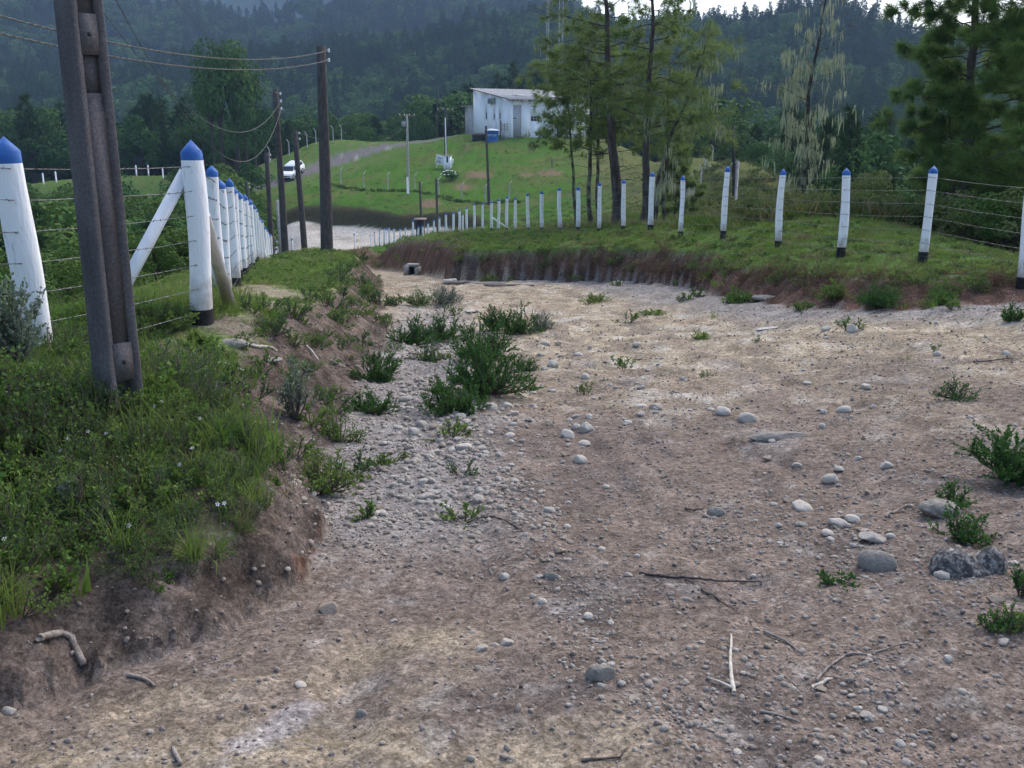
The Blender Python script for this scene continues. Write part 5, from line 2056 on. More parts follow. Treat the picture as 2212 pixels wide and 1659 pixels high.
# gravel nobody could count
def build_gravel():
    r = np.random.default_rng(99)
    protos = [stone_mesh(600 + i, M['gravel'], I1, i % 4, .2, 'gravel_piece') for i in range(8)]
    n = 150000
    # distribute by distance so that density on the ground falls away with range
    Y = 1.8 * np.exp(r.uniform(0, 1, n) * math.log(27 / 1.8))
    X = r.uniform(-1, 1, n) * (1.5 + .62 * Y)
    H, m, d, U = terrain(X, Y)
    dens = .05 + .5 * sstep(.05, .45, fbm(X * .9, Y * .9, 4, 15.) + .05)
    gl = sstep(1.1, .3, np.abs(X + .35 + .05 * Y)) * sstep(4.1, 5.2, Y) * sstep(26, 12, Y)
    dens = dens + gl * .8 + .45 * sstep(1.2, .4, np.hypot((X - 1.75) / 1.1, (Y - 4.6) / 1.0)) + .5 * sstep(1.0, .3, np.hypot((X - 1.0) / .7, (Y - 3.0) / .6))
    rub = poly_dist(X, Y, np.array([hit_xy(*q) for q in [(980, 930), (1120, 1060), (1200, 1190), (1265, 1310), (1300, 1470), (1480, 1560), (1620, 1640)]]))
    dens = dens + .75 * sstep(.22, .04, rub + .12 * fbm(X * 4, Y * 4, 2, 3.))
    dens *= np.where(m > .6, np.where((X < 0) & (Y > 6) & (Y < 20), .4, .1), 1.0)
    dens *= np.where((X < -.2) & (Y < 4), .12, 1.0)
    k = (r.uniform(0, 1, n) < dens * .6)
    X, Y, H, gl = X[k], Y[k], H[k], gl[k]
    n = len(X)
    s = (1 + .9 * gl) * .004 + (1 + .6 * gl) * .013 * r.uniform(0, 1, n) ** 3.5
    s *= np.clip(.8 + Y * .05, 1, 2.3)
    rot = np.stack([r.normal(0, .3, n), r.normal(0, .3, n), r.uniform(0, 6.28, n)], 1)
    scatter('gravel', np.stack([X, Y, H + s * .18], 1), rot, s, r.integers(0, 8, n), proto_collection('gravel_kind', protos), 'loose gravel and grit strewn over the dirt road', 'gravel')
    # clods of the road's own earth
    n = 90000
    Y = 1.7 * np.exp(r.uniform(0, 1, n) * math.log(16 / 1.7))
    X = r.uniform(-1, 1, n) * (1.5 + .62 * Y)
    H, m, d, U = terrain(X, Y)
    k = r.uniform(0, 1, n) < (.25 + .6 * sstep(-.15, .35, fbm(X * 1.4, Y * 1.4, 4, 55.))) * np.where(m > .9, .15, 1) * np.where((X < .3) & (Y < 4.2), .35, 1)
    X, Y, H = X[k], Y[k], H[k]
    n = len(X)
    s = .003 + .011 * r.uniform(0, 1, n) ** 3.2
    s *= np.clip(.8 + Y * .06, .9, 1.8)
    pr = [stone_mesh(620 + i, M['clod'], I1, 3, .35, 'clod') for i in range(6)]
    rot = np.stack([r.normal(0, .4, n), r.normal(0, .4, n), r.uniform(0, 6.28, n)], 1)
    scatter('earth_clods', np.stack([X, Y, H + s * .1], 1), rot, s, r.integers(0, 6, n), proto_collection('clod_kind', pr), 'small clods of brown earth over the dirt road', 'earth clods')
    # crumbs of dark soil and litter
    n = 1300
    Y = 1.8 * np.exp(r.uniform(0, 1, n) * math.log(12 / 1.8))
    X = r.uniform(-1, 1, n) * (1.5 + .62 * Y)
    H = terrain(X, Y)[0]
    s = .0025 + .006 * r.uniform(0, 1, n) ** 2.5
    pr = [stone_mesh(640 + i, simple_mat('crumb', (.06, .045, .038), (.11, .085, .07), 8, .95), I1, 2, .3, 'crumb') for i in range(3)]
    rot = np.stack([r.normal(0, .3, n), r.normal(0, .3, n), r.uniform(0, 6.28, n)], 1)
    scatter('dirt_crumbs', np.stack([X, Y, H + s * .3], 1), rot, s, r.integers(0, 3, n), proto_collection('crumb_kind', pr), 'dark crumbs of soil and litter on the dirt road', 'dirt')


build_gravel()


# ------------------------------------------------------------------ sticks and wood
def stick(pts, r0, r1, mat, label, name='stick', forks=(), lift=.0, group='sticks on the ground'):
    r = np.random.default_rng(int(pts[0][0] * 3 + pts[0][1]))
    P = np.array([hit(*q) for q in pts])
    L = np.concatenate([[0], np.linalg.norm(np.diff(P, axis=0), axis=1).cumsum()])
    n = max(10, int(L[-1] / .015))
    s = np.linspace(0, L[-1], n)
    Q = np.stack([np.interp(s, L, P[:, i]) for i in range(3)], 1)
    Q[:, :2] += np.stack([fbm(s * 9, s * 0, 2, 3.), fbm(s * 9, s * 0 + 5, 2, 6.)], 1) * .008
    Q[:, 2] = np.maximum(Q[:, 2], terrain(Q[:, 0], Q[:, 1])[0]) + r0 * .9 + lift
    rad = np.linspace(r0, r1, n) * (1 + .12 * r.normal(size=n))
    e = empty(name, tuple(Q[0]), label, 'stick' if name != 'log' else 'log', group)
    add('stem', MB().tube(Q - Q[0], np.maximum(rad, .0012), 7).mesh('stem', mat, True), e)
    for f in forks:
        F_ = np.array([hit(*q) for q in f])
        F_[:, 2] += r0 * .9
        if len(F_) == 2:
            F_ = np.array([F_[0], (F_[0] + F_[1]) / 2 + [0, 0, .004], F_[1]])
        add('twig', MB().tube(F_ - Q[0], np.linspace(r0 * .75, r1 * .6, len(F_)), 6).mesh('twig', mat, True), e)
    return e


stick([(1380, 1241), (1444, 1249), (1540, 1257), (1645, 1265)], .0065, .004, M['darktwig'], 'long dark twig lying across the middle of the road', forks=[((1480, 1254), (1500, 1268))])
stick([(1585, 1502), (1577, 1450), (1579, 1375)], .0085, .004, M['palewood'], 'pale forked stick with a bright broken end at the lower right', forks=[((1581, 1490), (1527, 1468))])
stick([(1650, 1366), (1690, 1386), (1735, 1420)], .006, .003, M['deadwood'], 'brown stick slanting above the pale forked stick')
stick([(1763, 1475), (1790, 1445), (1825, 1424), (1880, 1418), (1960, 1392)], .0055, .003, M['deadwood'], 'curved twig right of the pale forked stick')
stick([(1640, 1540), (1680, 1550), (1727, 1566)], .0055, .003, M['deadwood'], 'short stick below the pale forked stick')
stick([(1668, 1448), (1700, 1470), (1732, 1498)], .003, .0015, M['deadwood'], 'thin grass-like stalk right of the pale forked stick')
stick([(1515, 1278), (1555, 1300), (1592, 1325)], .005, .0025, M['darktwig'], 'thin dark twig below the long dark twig')
stick([(1255, 1648), (1300, 1645), (1340, 1640), (1355, 1620)], .005, .002, M['darktwig'], 'bent dark twig at the bottom edge in the middle')
stick([(85, 1386), (120, 1384), (158, 1386)], .016, .012, M['deadwood'], 'horizontal grey root stub on the left bank', 'root_stub')
stick([(156, 1393), (168, 1420), (182, 1448)], .015, .012, M['deadwood'], 'steep grey root stub below the horizontal one on the left bank', 'root_stub')
stick([(275, 1463), (305, 1468), (335, 1486)], .008, .005, M['deadwood'], 'curved grey root piece at the foot of the left bank')
stick([(374, 1622), (382, 1640), (392, 1659)], .007, .006, M['deadwood'], 'short stick end at the bottom left edge')
stick([(531, 748), (560, 753), (598, 761)], .018, .008, M['palewood'], 'pale crooked branch on the left slope near the corner post')
stick([(483, 789), (505, 796), (530, 808)], .014, .009, M['palewood'], 'short pale branch on the left slope beside the sword-leaf plant')
stick([(658, 746), (672, 762), (688, 780)], .012, .008, M['palewood'], 'pale stick lying down the left slope')
stick([(714, 780), (730, 787), (745, 795)], .009, .005, M['palewood'], 'thin pale stick low on the left slope above the shrubs')
stick([(1913, 1121), (1935, 1108), (1962, 1096)], .009, .006, M['deadwood'], 'grey stick right of the stone cluster pointing to the bush')
stick([(2104, 785), (2140, 781), (2190, 777)], .012, .005, M['darktwig'], 'dark branch on the far right of the road')
stick([(1752, 1488), (1775, 1484), (1797, 1472)], .008, .004, M['palewood'], 'pale wood chip at the lower right')
stick([(1110, 1055), (1165, 1085), (1172, 1095)], .003, .002, M['deadwood'], 'thin curved stalk below the gully stones')
stick([(1040, 1290 - 170), (1085, 1125), (1130, 1150)], .005, .003, M['darktwig'], 'flat dead sprig below the gully stones')
def fallen_log(px, py, L, ang, r0, r1, mat, label):
    p = hit(px, py)
    e = empty('fallen_log', tuple(p), label, 'log', 'wood at the bend')
    t = np.linspace(-.5, .5, 8)
    x = t * L * math.cos(ang)
    yv = t * L * math.sin(ang)
    z = np.full(8, r0 * .75)
    P = np.stack([x, yv + .03 * np.sin(t * 9), z], 1)
    add('stem', MB().tube(P, np.linspace(r0, r1, 8), 9).mesh('stem', mat, True), e)


fallen_log(972, 612, .4, .5, .07, .065, M['palewood'], 'thick cut log end below the red bank at the bend')
fallen_log(1000, 613, .9, .15, .045, .03, M['deadwood'], 'grey branch beside the cut log at the bend')
fallen_log(1052, 614, .9, .1, .03, .02, M['palewood'], 'longer pale branch right of the cut log at the bend')
fallen_log(1100, 618, 1.3, -.05, .03, .02, M['deadwood'], 'thin branch lying in front of the red bank')
stick([(1480, 1100), (1500, 1104), (1520, 1101)], .006, .004, M['darktwig'], 'short dark twig in the middle of the road')
# ------------------------------------------------------------------ plants: building blocks
def blades(n, h, w, spread, lean, r, seg=3):
    """tuft of curved grass blades"""
    a = r.uniform(0, 6.28, n)
    rad = spread * np.sqrt(r.uniform(0, 1, n))
    base = np.stack([rad * np.cos(a), rad * np.sin(a), np.zeros(n)], 1)
    b = a + r.normal(0, .9, n)
    out = np.stack([np.cos(b), np.sin(b), np.zeros(n)], 1)
    H = h * r.uniform(.45, 1.1, n)
    le = lean * r.uniform(.3, 1.3, n)
    side = np.stack([-np.sin(b), np.cos(b), np.zeros(n)], 1)
    V, F3, F4 = [], [], []
    ts = np.linspace(0, 1, seg + 1)
    rings = []
    for t in ts:
        c = base + out * (le * H * t * t)[:, None] + np.array([0, 0, 1.0]) * (H * (t - .35 * np.minimum(le, 1.2) * t * t))[:, None]
        ww = w * (1 - t) ** .7 * .5
        rings.append((c - side * ww, c + side * ww, c))
    idx = 0
    Vs = []
    for k in range(seg):
        Vs.append(rings[k][0])
        Vs.append(rings[k][1])
    Vs.append(rings[seg][2])
    V = np.stack(Vs, 1).reshape(-1, 3)
    m = 2 * seg + 1
    o = np.arange(n)[:, None] * m
    F4 = np.concatenate([np.concatenate([o + 2 * k, o + 2 * k + 1, o + 2 * k + 3, o + 2 * k + 2], 1) for k in range(seg - 1)]) if seg > 1 else np.zeros((0, 4), int)
    F3 = np.concatenate([o + 2 * (seg - 1), o + 2 * (seg - 1) + 1, o + 2 * seg], 1)
    return V, F3, F4


def tuft_mesh(seed, n, h, w, spread, lean, mat, seg=3):
    r = np.random.default_rng(seed)
    V, F3, F4 = blades(n, h, w, spread, lean, r, seg)
    return mesh_np('grass_tuft', V, [F3, F4], [mat])


def bushlet(seed, h, rad, stems, leaves, lsize, mat, stem_mat=None, narrow=False, up=.6, width=.35, dome=.5):
    """many-stemmed plant: stems fan out, twigs carry leaves along their length"""
    r = np.random.default_rng(seed)
    mb = MB()
    P, D = [], []
    for i in range(stems):
        a = r.uniform(0, 6.28)
        q = math.sqrt(r.uniform(.02, 1))
        tip = np.array([math.cos(a) * rad * q, math.sin(a) * rad * q, h * (1 - dome * q * q) * r.uniform(.55, 1.08)])
        b0 = np.array([math.cos(a), math.sin(a), 0]) * rad * .12 * r.uniform(0, 1)
        mid = b0 + (tip - b0) * .5 + np.array([math.cos(a), math.sin(a), 0]) * rad * .12
        mb.tube([b0, mid, tip], [.012 * h + .002, .007 * h + .0015, .0012], 4, False)
        n = leaves // stems
        # side twigs
        nt = 9
        for k in range(nt):
            t = r.uniform(.25 if dome < .6 else .05, 1.0)
            c = b0 * (1 - t) ** 2 + 2 * mid * t * (1 - t) + tip * t * t
            d = rand_unit(1, r)[0] * .8 + (tip - b0) / np.linalg.norm(tip - b0) * .7 + [0, 0, up * .6]
            d /= np.linalg.norm(d)
            L = h * r.uniform(.12, .34)
            s = r.uniform(.0, 1, max(1, n // nt))
            P.append(c + np.outer(s, d * L))
            dd = d + rand_unit(len(s), r) * .9
            D.append(dd / np.linalg.norm(dd, axis=1)[:, None])
            mb.tube([c, c + d * L], [.0022, .001], 3, False)
    P = np.concatenate(P)
    D = np.concatenate(D)
    V, F = leaf_dir(P, D, lsize * r.uniform(.6, 1.2, len(P)), lsize * width * r.uniform(.7, 1.2, len(P)), r)
    return mb.mesh('stems', stem_mat or M['darktwig']), mesh_np('leaves', V, F, [mat])


def tsel(n, r, yr, xr=None):
    Y = yr[0] * np.exp(r.uniform(0, 1, n) * math.log(yr[1] / yr[0]))
    return Y


def rot_up(n, r, t=.12):
    return np.stack([r.normal(0, t, n), r.normal(0, t, n), r.uniform(0, 6.28, n)], 1)


# ------------------------------------------------------------------ undergrowth on the near left bank (nobody could count it)
def left_bank():
    r = np.random.default_rng(201)
    weeds = [joined(bushlet(700 + i, .34, .22, 12, 520, .026, M['weed_leaf'], width=.34), 'weed') for i in range(4)]
    weeds += [joined(bushlet(710 + i, .26, .2, 10, 300, .042, M['weed_leaf'], width=.42), 'weed') for i in range(2)]
    weeds += [joined(bushlet(720 + i, .42, .2, 10, 620, .018, M['shrub_leaf'], width=.3), 'weed') for i in range(2)]
    weeds += [tuft_mesh(724 + i, 14, .5, .004, .10, .5, M['dry_grass']) for i in range(2)]
    n = 7600
    X = r.uniform(-7.5, -.6, n)
    Y = r.uniform(2.3, 9.0, n)
    H, m, d, U = terrain(X, Y)
    fence = np.interp(Y, [4, 6.75, 8.7, 12], [-4.3, -3.46, -2.83, -3.6])
    dens = sstep(.55, .95, m + .25 * fbm(X * 2, Y * 2, 3, 4.))
    dens *= np.where(Y > 5.6, np.clip(1 - (Y - 5.6) / 1.8, .0, 1) * (X > fence) + (X < fence) * .8, 1)
    dens *= np.where((X > -2.2) & (Y > 5.2), sstep(6.2, 5.0, Y + (X + 2.2) * .6), 1)
    k = r.uniform(0, 1, n) < dens
    X, Y, H = X[k], Y[k], H[k]
    n = len(X)
    sc = .88 * r.uniform(.55, 1.25, n) * np.clip(.75 + .35 * fbm(X, Y, 2, 8.), .5, 1.3)
    edge = np.clip((-.6 - X) / 1.2, .55, 1)
    scatter('undergrowth', np.stack([X, Y, H - .02], 1), rot_up(n, r, .25), sc * edge * np.clip(1 + .7 * fbm(X * 1.3, Y * 1.3, 3, 91.), .55, 1.6), np.where(r.uniform(0, 1, n) < .10, r.integers(8, 10, n), r.integers(0, 8, n)), proto_collection('weed_kind', weeds), 'tangled leafy weeds covering the left bank around the concrete pole', 'undergrowth')
    # grass mixed in, hanging over the cut edge
    tufts = [tuft_mesh(730 + i, 46, .22, .007, .07, .75, M['grass']) for i in range(4)] + [tuft_mesh(740 + i, 40, .32, .006, .06, .6, M['grass']) for i in range(2)] + [tuft_mesh(745 + i, 26, .34, .005, .06, .8, M['dry_grass']) for i in range(2)]
    n = 3400
    X = r.uniform(-7.5, -.5, n)
    Y = r.uniform(2.2, 11.5, n)
    H, m, d, U = terrain(X, Y)
    fence = np.interp(Y, [4, 6.75, 8.7, 12], [-4.3, -3.46, -2.83, -3.6])
    dens = sstep(.45, .9, m + .2 * fbm(X * 2.4, Y * 2.4, 3, 14.)) * .7
    dens = dens * np.where(Y > 6, np.where(X < fence + .25, 1.2, np.clip(1 - (Y - 6) / 2.0, .06, 1)), 1)
    k = (r.uniform(0, 1, n) < dens) & (np.hypot(X + 2.75, Y - 8.35) > .55)
    X, Y, H = X[k], Y[k], H[k]
    n = len(X)
    fence = np.interp(Y, [4, 6.75, 8.7, 12], [-4.3, -3.46, -2.83, -3.6])
    sc = r.uniform(.6, 1.2, n) * np.where(X < fence - .1, 1.35, 1)
    scatter('bank_grass', np.stack([X, Y, H - .01], 1), rot_up(n, r, .3), sc, np.where(r.uniform(0, 1, n) < .13, r.integers(6, 8, n), r.integers(0, 6, n)), proto_collection('bank_tuft', tufts), 'long green grass tufts on the left bank and beyond the fence', 'grass')


left_bank()


def short_grass():
    r = np.random.default_rng(211)
    tufts = [tuft_mesh(750 + i, 60, .075, .006, .09, .8, M['grass'], 2) for i in range(4)] + [tuft_mesh(756 + i, 40, .11, .006, .08, .7, M['dry_grass'], 2) for i in range(1)] + [joined(bushlet(760, .08, .12, 8, 160, .022, M['weed_leaf']), 'clover')]
    # verges beside both fences
    n = 34000
    Y = 7.5 * np.exp(r.uniform(0, 1, n) * math.log(46 / 7.5))
    X = r.uniform(-1, 1, n) * (2 + .62 * Y)
    H, m, d, U = terrain(X, Y)
    n1 = fbm(X * .55, Y * .55, 4, 11.)
    n2 = fbm(X * 1.9, Y * 1.9, 4, 23.)
    bare = sstep(.1, -.25, n1 + n2 * .5) * (X < 0) * sstep(20, 14, Y)
    dens = sstep(.75, .97, m + n2 * .1) * (1 - bare * .9) * sstep(7.0, 9.5, Y) * (.45 + .55 * sstep(-.2, .15, n2 + n1 * .5))
    dens = np.maximum(dens, .35 * sstep(.3, .8, m) * (Y > 12) * sstep(.1, .4, n2))
    dens *= (X > -2.6 - .236 * (Y - 8.7) - 2.0) & (np.hypot(X + 2.75, Y - 8.3) > .5)
    k = r.uniform(0, 1, n) < dens
    X, Y, H = X[k], Y[k], H[k]
    n = len(X)
    sc = r.uniform(.6, 1.25, n) * np.clip(Y / 14, .9, 2.2)
    idx = np.where(r.uniform(0, 1, n) < .06 + .3 * sstep(.0, .4, fbm(X * .8, Y * .8, 3, 61.)), 4, np.where(r.uniform(0, 1, n) < .15, 5, r.integers(0, 4, n)))
    scatter('verge_grass', np.stack([X, Y, H - .008], 1), rot_up(n, r, .15), np.stack([sc * 1.25, sc * 1.25, sc * .8], 1), idx, proto_collection('verge_tuft', tufts), 'short green grass on the verges along both fences', 'grass')
    # rough growth on hill, spur and far bank edges
    rough = [tuft_mesh(770 + i, 40, .45, .05, .5, .8, M['hill_blade'], 2) for i in range(3)] + [tuft_mesh(776, 40, .6, .05, .45, .7, M['dry_grass'], 2)] + [joined(bushlet(780 + i, .7, .6, 9, 260, .13, M['scrub_leaf']), 'scrub') for i in range(2)]
    n = 26000
    Y = 24 * np.exp(r.uniform(0, 1, n) * math.log(170 / 24))
    X = r.uniform(-.62, .68, n) * Y
    H, m, d, U = terrain(X, Y)
    yd = in_poly(X, Y, YARD)
    td = poly_dist(X, Y, TRACK)
    rf = np.interp(Y, [11, 16, 30, 41, 60, 95], [8, 7, 3.5, .7, -3.5, -14])
    behind = X > rf + .4
    dens = np.where(behind, np.where(X > 8 + (Y - 30) * .1, .9, .75), 0)
    dens = np.where((Y > 108), .22 + .3 * sstep(.1, .4, fbm(X * .15, Y * .15, 3, 5.)), dens)
    dens = np.where(yd | (td < 2.2), 0, dens)
    dens = np.where((Y > 50) & (Y < 108) & ~behind, .3 * (X > -14), dens)
    k = (r.uniform(0, 1, n) < dens) & (d > .3)
    X, Y, H = X[k], Y[k], H[k]
    n = len(X)
    spur = (X > 6 + (Y - 24) * .12) & (Y < 125)
    idx = np.where(spur & (r.uniform(0, 1, n) < .45), r.integers(4, 6, n), np.where(r.uniform(0, 1, n) < np.where(spur, .45, .18), 3, r.integers(0, 3, n)))
    sc = np.where(Y > 105, .5, .75) * r.uniform(.5, 1.2, n) * np.where(spur, 1.3, 1.0)
    scatter('hill_grass', np.stack([X, Y, H - .03], 1), rot_up(n, r, .15), sc, idx, proto_collection('hill_tuft', rough), 'rough grass and scrub over the hill and the spur', 'grass')


short_grass()


def hill_fence_line():
    r = np.random.default_rng(241)
    P = np.array([W(*q)[:2] for q in [(690, 392, 127), (736, 396, 125), (786, 408, 122.3), (838, 410, 121.5), (896, 411, 121), (948, 420, 119), (997, 431, 117), (1048, 440, 115), (1130, 448, 112)]])
    L = np.concatenate([[0], np.linalg.norm(np.diff(P, axis=0), axis=1).cumsum()])
    n = 170
    s = r.uniform(0, L[-1], n)
    X = np.interp(s, L, P[:, 0]) + r.normal(0, .25, n)
    Y = np.interp(s, L, P[:, 1]) - .5 + r.normal(0, .3, n)
    H = terrain(X, Y)[0]
    pr = [joined(bushlet(784 + i, .7, .6, 9, 300, .12, M['valley_leaf'], dome=.8), 'scrub') for i in range(2)]
    scatter('fence_line_scrub', np.stack([X, Y, H - .05], 1), rot_up(n, r, .1), r.uniform(.4, 1.0, n) * (.7 + .5 * fbm(s * .15, s * 0, 2, 4.)), r.integers(0, 2, n), proto_collection('fence_scrub', pr), 'dark line of low scrub under the bent concrete posts on the hill', 'scrub')


hill_fence_line()


def sparse_weeds():
    """small weeds on the stony left slope and along the foot of the right bank"""
    r = np.random.default_rng(221)
    protos = [joined(bushlet(800 + i, .12, .13, 8, 200, .022, M['weed_leaf']), 'weed') for i in range(3)] + [joined(bushlet(806, .16, .12, 8, 240, .018, M['shrub_leaf']), 'weed')] + [tuft_mesh(808, 30, .12, .006, .07, .8, M['grass'], 2)]
    n = 9000
    Y = 4.2 * np.exp(r.uniform(0, 1, n) * math.log(27 / 4.2))
    X = r.uniform(-6.5, 7, n)
    H, m, d, U = terrain(X, Y)
    cl = fbm(X * 1.1, Y * 1.1, 3, 33.)
    slope = (m > .08) & (m < .97) & (X < 0) & (Y > 5)
    dens = np.where(slope, .20 + .7 * sstep(.0, .35, cl), 0)
    foot = (d > -.8) & (d < .5) & (X > -1) & (Y > 13)
    dens = np.where(foot, .35 * sstep(.0, .3, cl), dens)
    gull = (np.abs(X + .75 + .06 * Y) < .8) & (d < 0) & (Y > 5)
    dens = np.where(gull, .22 * sstep(.1, .35, cl), dens)
    dens = np.where((d < -.8) & ~gull, .003 * (Y > 9), dens)
    k = r.uniform(0, 1, n) < dens
    X, Y, H = X[k], Y[k], H[k]
    n = len(X)
    sc = r.uniform(.5, 1.4, n) * np.clip(.8 + Y * .03, 1, 1.7)
    scatter('weeds', np.stack([X, Y, H - .01], 1), rot_up(n, r, .2), sc, r.integers(0, 5, n), proto_collection('small_weed', protos), 'sparse low weeds on the stony slope and at the bank foot', 'weeds')
    # dry roots and grass hanging on the red bank face
    protos = [tuft_mesh(820 + i, 30, .38, .010, .08, 1.6, M['root'] if i else M['dry_grass'], 3) for i in range(2)] + [joined(bushlet(824, .3, .22, 8, 200, .04, M['weed_leaf']), 'weed')]
    n = 9000
    Y = r.uniform(13, 34, n)
    X = r.uniform(-3, 8, n)
    H, m, d, U = terrain(X, Y)
    k = (m > .25) & (m < .98) & (X > -1.7) & (r.uniform(0, 1, n) < np.where(fbm(X * .7, Y * .7, 3, 3.) > .1, .35, .85))
    X, Y, H = X[k], Y[k], H[k]
    n = len(X)
    idx = np.where(fbm(X * .7, Y * .7, 3, 3.) > .1, 2, r.integers(0, 2, n))
    idx = np.where((idx == 0) & (r.uniform(0, 1, n) < .6), 1, idx)
    rot = np.stack([r.uniform(1.2, 2.6, n), r.normal(0, .4, n), r.normal(0, .5, n)], 1)
    rot[idx == 2] = rot_up(int((idx == 2).sum()), r, .3)
    scatter('bank_roots', np.stack([X, Y, H + .02], 1), rot, r.uniform(.5, 1.1, n), idx, proto_collection('bank_root', protos), 'dry hanging roots and grass on the red cut bank', 'grass')


sparse_weeds()


# ------------------------------------------------------------------ shrubs as things
G1 = 'shrubs on the road'


def shrub(px, py, wpx, hpx, label, seed, mat='shrub_leaf', dens=1.0, lsize=.022, name='shrub', group=None, width=.24, dist=None):
    p = hit(px, py)
    dd = math.sqrt(p[0] ** 2 + p[1] ** 2 + (EYE - p[2]) ** 2)
    k = dd / FPX
    w, h = wpx * k * (1.22 if group == G1 else 1.0), hpx * k
    n = int(min(30000, max(300, dens * 26 * w * h / (lsize * lsize) * .75)))
    st = int(np.clip(w * 60, 10, 60))
    a, b = bushlet(seed, h, w / 2, st, n, lsize, M[mat], width=width, dome=.82 if h < w * 1.3 else .5)
    e = empty(name, (p[0], p[1], p[2] - .02), label, 'shrub' if name == 'shrub' else 'plant', group)
    add('stems', a, e)
    add('leaves', b, e)
    return e


G1 = 'shrubs on the road'
shrub(893, 745, 85, 70, 'dark green shrub at the upper left of the shrub group on the road', 901, group=G1)
shrub(962, 735, 70, 62, 'low dark shrub right beside the upper left shrub', 902, group=G1)
shrub(820, 822, 100, 72, 'rounded dark shrub left of the large middle shrub', 903, group=G1)
shrub(1050, 850, 170, 122, 'largest dark green shrub in the middle of the road', 904, dens=1.2, group=G1)
shrub(978, 893, 125, 85, 'bright-tipped shrub in front of the largest shrub, lowest of the group', 905, dens=1.1, group=G1)
shrub(1040, 775, 130, 85, 'shrub just behind the largest shrub on the road', 906, group=G1)
shrub(1068, 715, 55, 62, 'small upright shrub at the top of the shrub group', 907, group=G1)
shrub(1122, 722, 75, 68, 'dark shrub at the upper right of the shrub group', 908, group=G1)
shrub(1165, 715, 50, 55, 'thin pale green shrub at the right end of the shrub group', 909, 'shrub_grey', .5, group=G1)
shrub(805, 892, 100, 60, 'low spreading shrub left of the gully stones', 910, dens=.8, group=G1)
shrub(925, 780, 60, 40, 'small sparse sprig between the rounded and the largest shrub', 911, dens=.5, group=G1)
shrub(1130, 800, 55, 40, 'small sprig at the right side of the largest shrub', 912, dens=.5, group=G1)
shrub(700, 1060, 120, 105, 'wispy green weed clump at the foot of the left slope', 913, 'weed_leaf', .5, group=G1)
shrub(835, 1005, 90, 42, 'low weed patch at the left side of the gully', 914, 'weed_leaf', .5, group=G1)
shrub(735, 960, 90, 90, 'tall thin weed clump on the left slope above the gully', 915, 'weed_leaf', .4, group=G1)
shrub(790, 1120, 55, 42, 'tiny weed at the lower end of the gully', 916, 'weed_leaf', .6, group=G1)
shrub(960, 655, 75, 45, 'faint grey-green weed far up the gully', 917, 'shrub_grey', .5, .04, group=G1)
shrub(905, 660, 60, 38, 'far low weed at the foot of the left mound', 918, 'weed_leaf', .5, .04, group=G1)
G2 = 'shrubs at the right side'
shrub(2195, 1030, 190, 135, 'big green bush at the right picture edge', 921, dens=1.1, group=G2)
shrub(2060, 1090, 85, 60, 'small spiky dark shrub above the long pale boulder', 922, dens=.5, group=G2)
shrub(2078, 1170, 120, 85, 'spreading green shrub between the pale boulder and the dark boulder', 923, dens=.6, group=G2)
shrub(1902, 665, 85, 58, 'dark shrub at the foot of the right bank', 924, lsize=.04, group=G2)
shrub(2030, 658, 72, 32, 'low bright shrub right of the dark shrub under the fence', 925, 'weed_leaf', 1.0, .04, group=G2)
shrub(1595, 655, 70, 36, 'low green shrub by the grey rock under the right bank', 926, 'weed_leaf', 1.0, .045, group=G2)
shrub(1805, 650, 65, 40, 'leafy patch under the right bank left of the dark shrub', 927, 'weed_leaf', 1.0, .045, group=G2)
shrub(2185, 695, 50, 38, 'small dark bush at the right edge under the last fence post', 928, group=G2)
shrub(2070, 860, 100, 50, 'wispy twig plant above the big bush on the right', 929, dens=.3, group=G2)
shrub(2190, 1370, 80, 75, 'green sprigs at the lower right edge', 930, 'weed_leaf', .4, group=G2)
shrub(2150, 1360, 70, 50, 'thin sprig left of the green sprigs at the right edge', 931, dens=.3, group=G2)
shrub(2205, 1290, 40, 70, 'dark sprig right of the brownish half-buried stone', 932, dens=.5, group=G2)
shrub(1513, 733, 45, 20, 'tiny bright green tuft alone on the far road', 933, 'sword', 1.0, .04, group=G2)
shrub(1285, 652, 75, 20, 'low bright weed patch on the far road', 934, 'grass', .7, .04, group=G2)
shrub(1410, 680, 60, 16, 'tiny weed patch on the far road under the right bank', 935, 'grass', .7, .04, group=G2)
# low sprig like a grass tuft by the oval stone
e = shrub(1810, 1262, 95, 32, 'low green sprig left of the large oval lichen-specked stone', 936, dens=.7, group=G2)
G3 = 'plants on the left bank'
shrub(30, 830, 130, 235, 'grey-green woolly shrub at the left picture edge', 941, 'shrub_grey', .9, .032, group=G3, width=.3)
shrub(90, 770, 60, 110, 'thin dark broad-leaved sapling in front of the left edge post', 942, dens=.35, lsize=.05, group=G3, width=.4)
shrub(425, 752, 80, 36, 'bushy green weed at the foot of the corner post', 943, 'weed_leaf', 1.2, .045, group=G3, width=.4)
shrub(640, 905, 60, 130, 'slender upright young shrub on the left slope', 944, 'shrub_grey', .45, .03, group=G3)
shrub(145, 1130, 55, 75, 'pale broad-leaved weed low on the left bank', 945, 'shrub_grey', .9, .05, group=G3, width=.5)


def sword_plant(px, py, n, hpx, label, seed):
    p = hit(px, py)
    k = math.hypot(p[1], p[0]) / FPX
    e = empty('sword_leaf_plant', tuple(p), label, 'plant', G3)
    r = np.random.default_rng(seed)
    V, F3, F4 = blades(n, hpx * k, .022, .05, .35, r, 4)
    m = 9
    for i in range(n):
        v = V[i * m:(i + 1) * m]
        f4 = np.array([[2 * q, 2 * q + 1, 2 * q + 3, 2 * q + 2] for q in range(3)])
        f3 = np.array([[6, 7, 8]])
        add('leaf', mesh_np('leaf', v, [f3, f4], [M['sword']]), e)


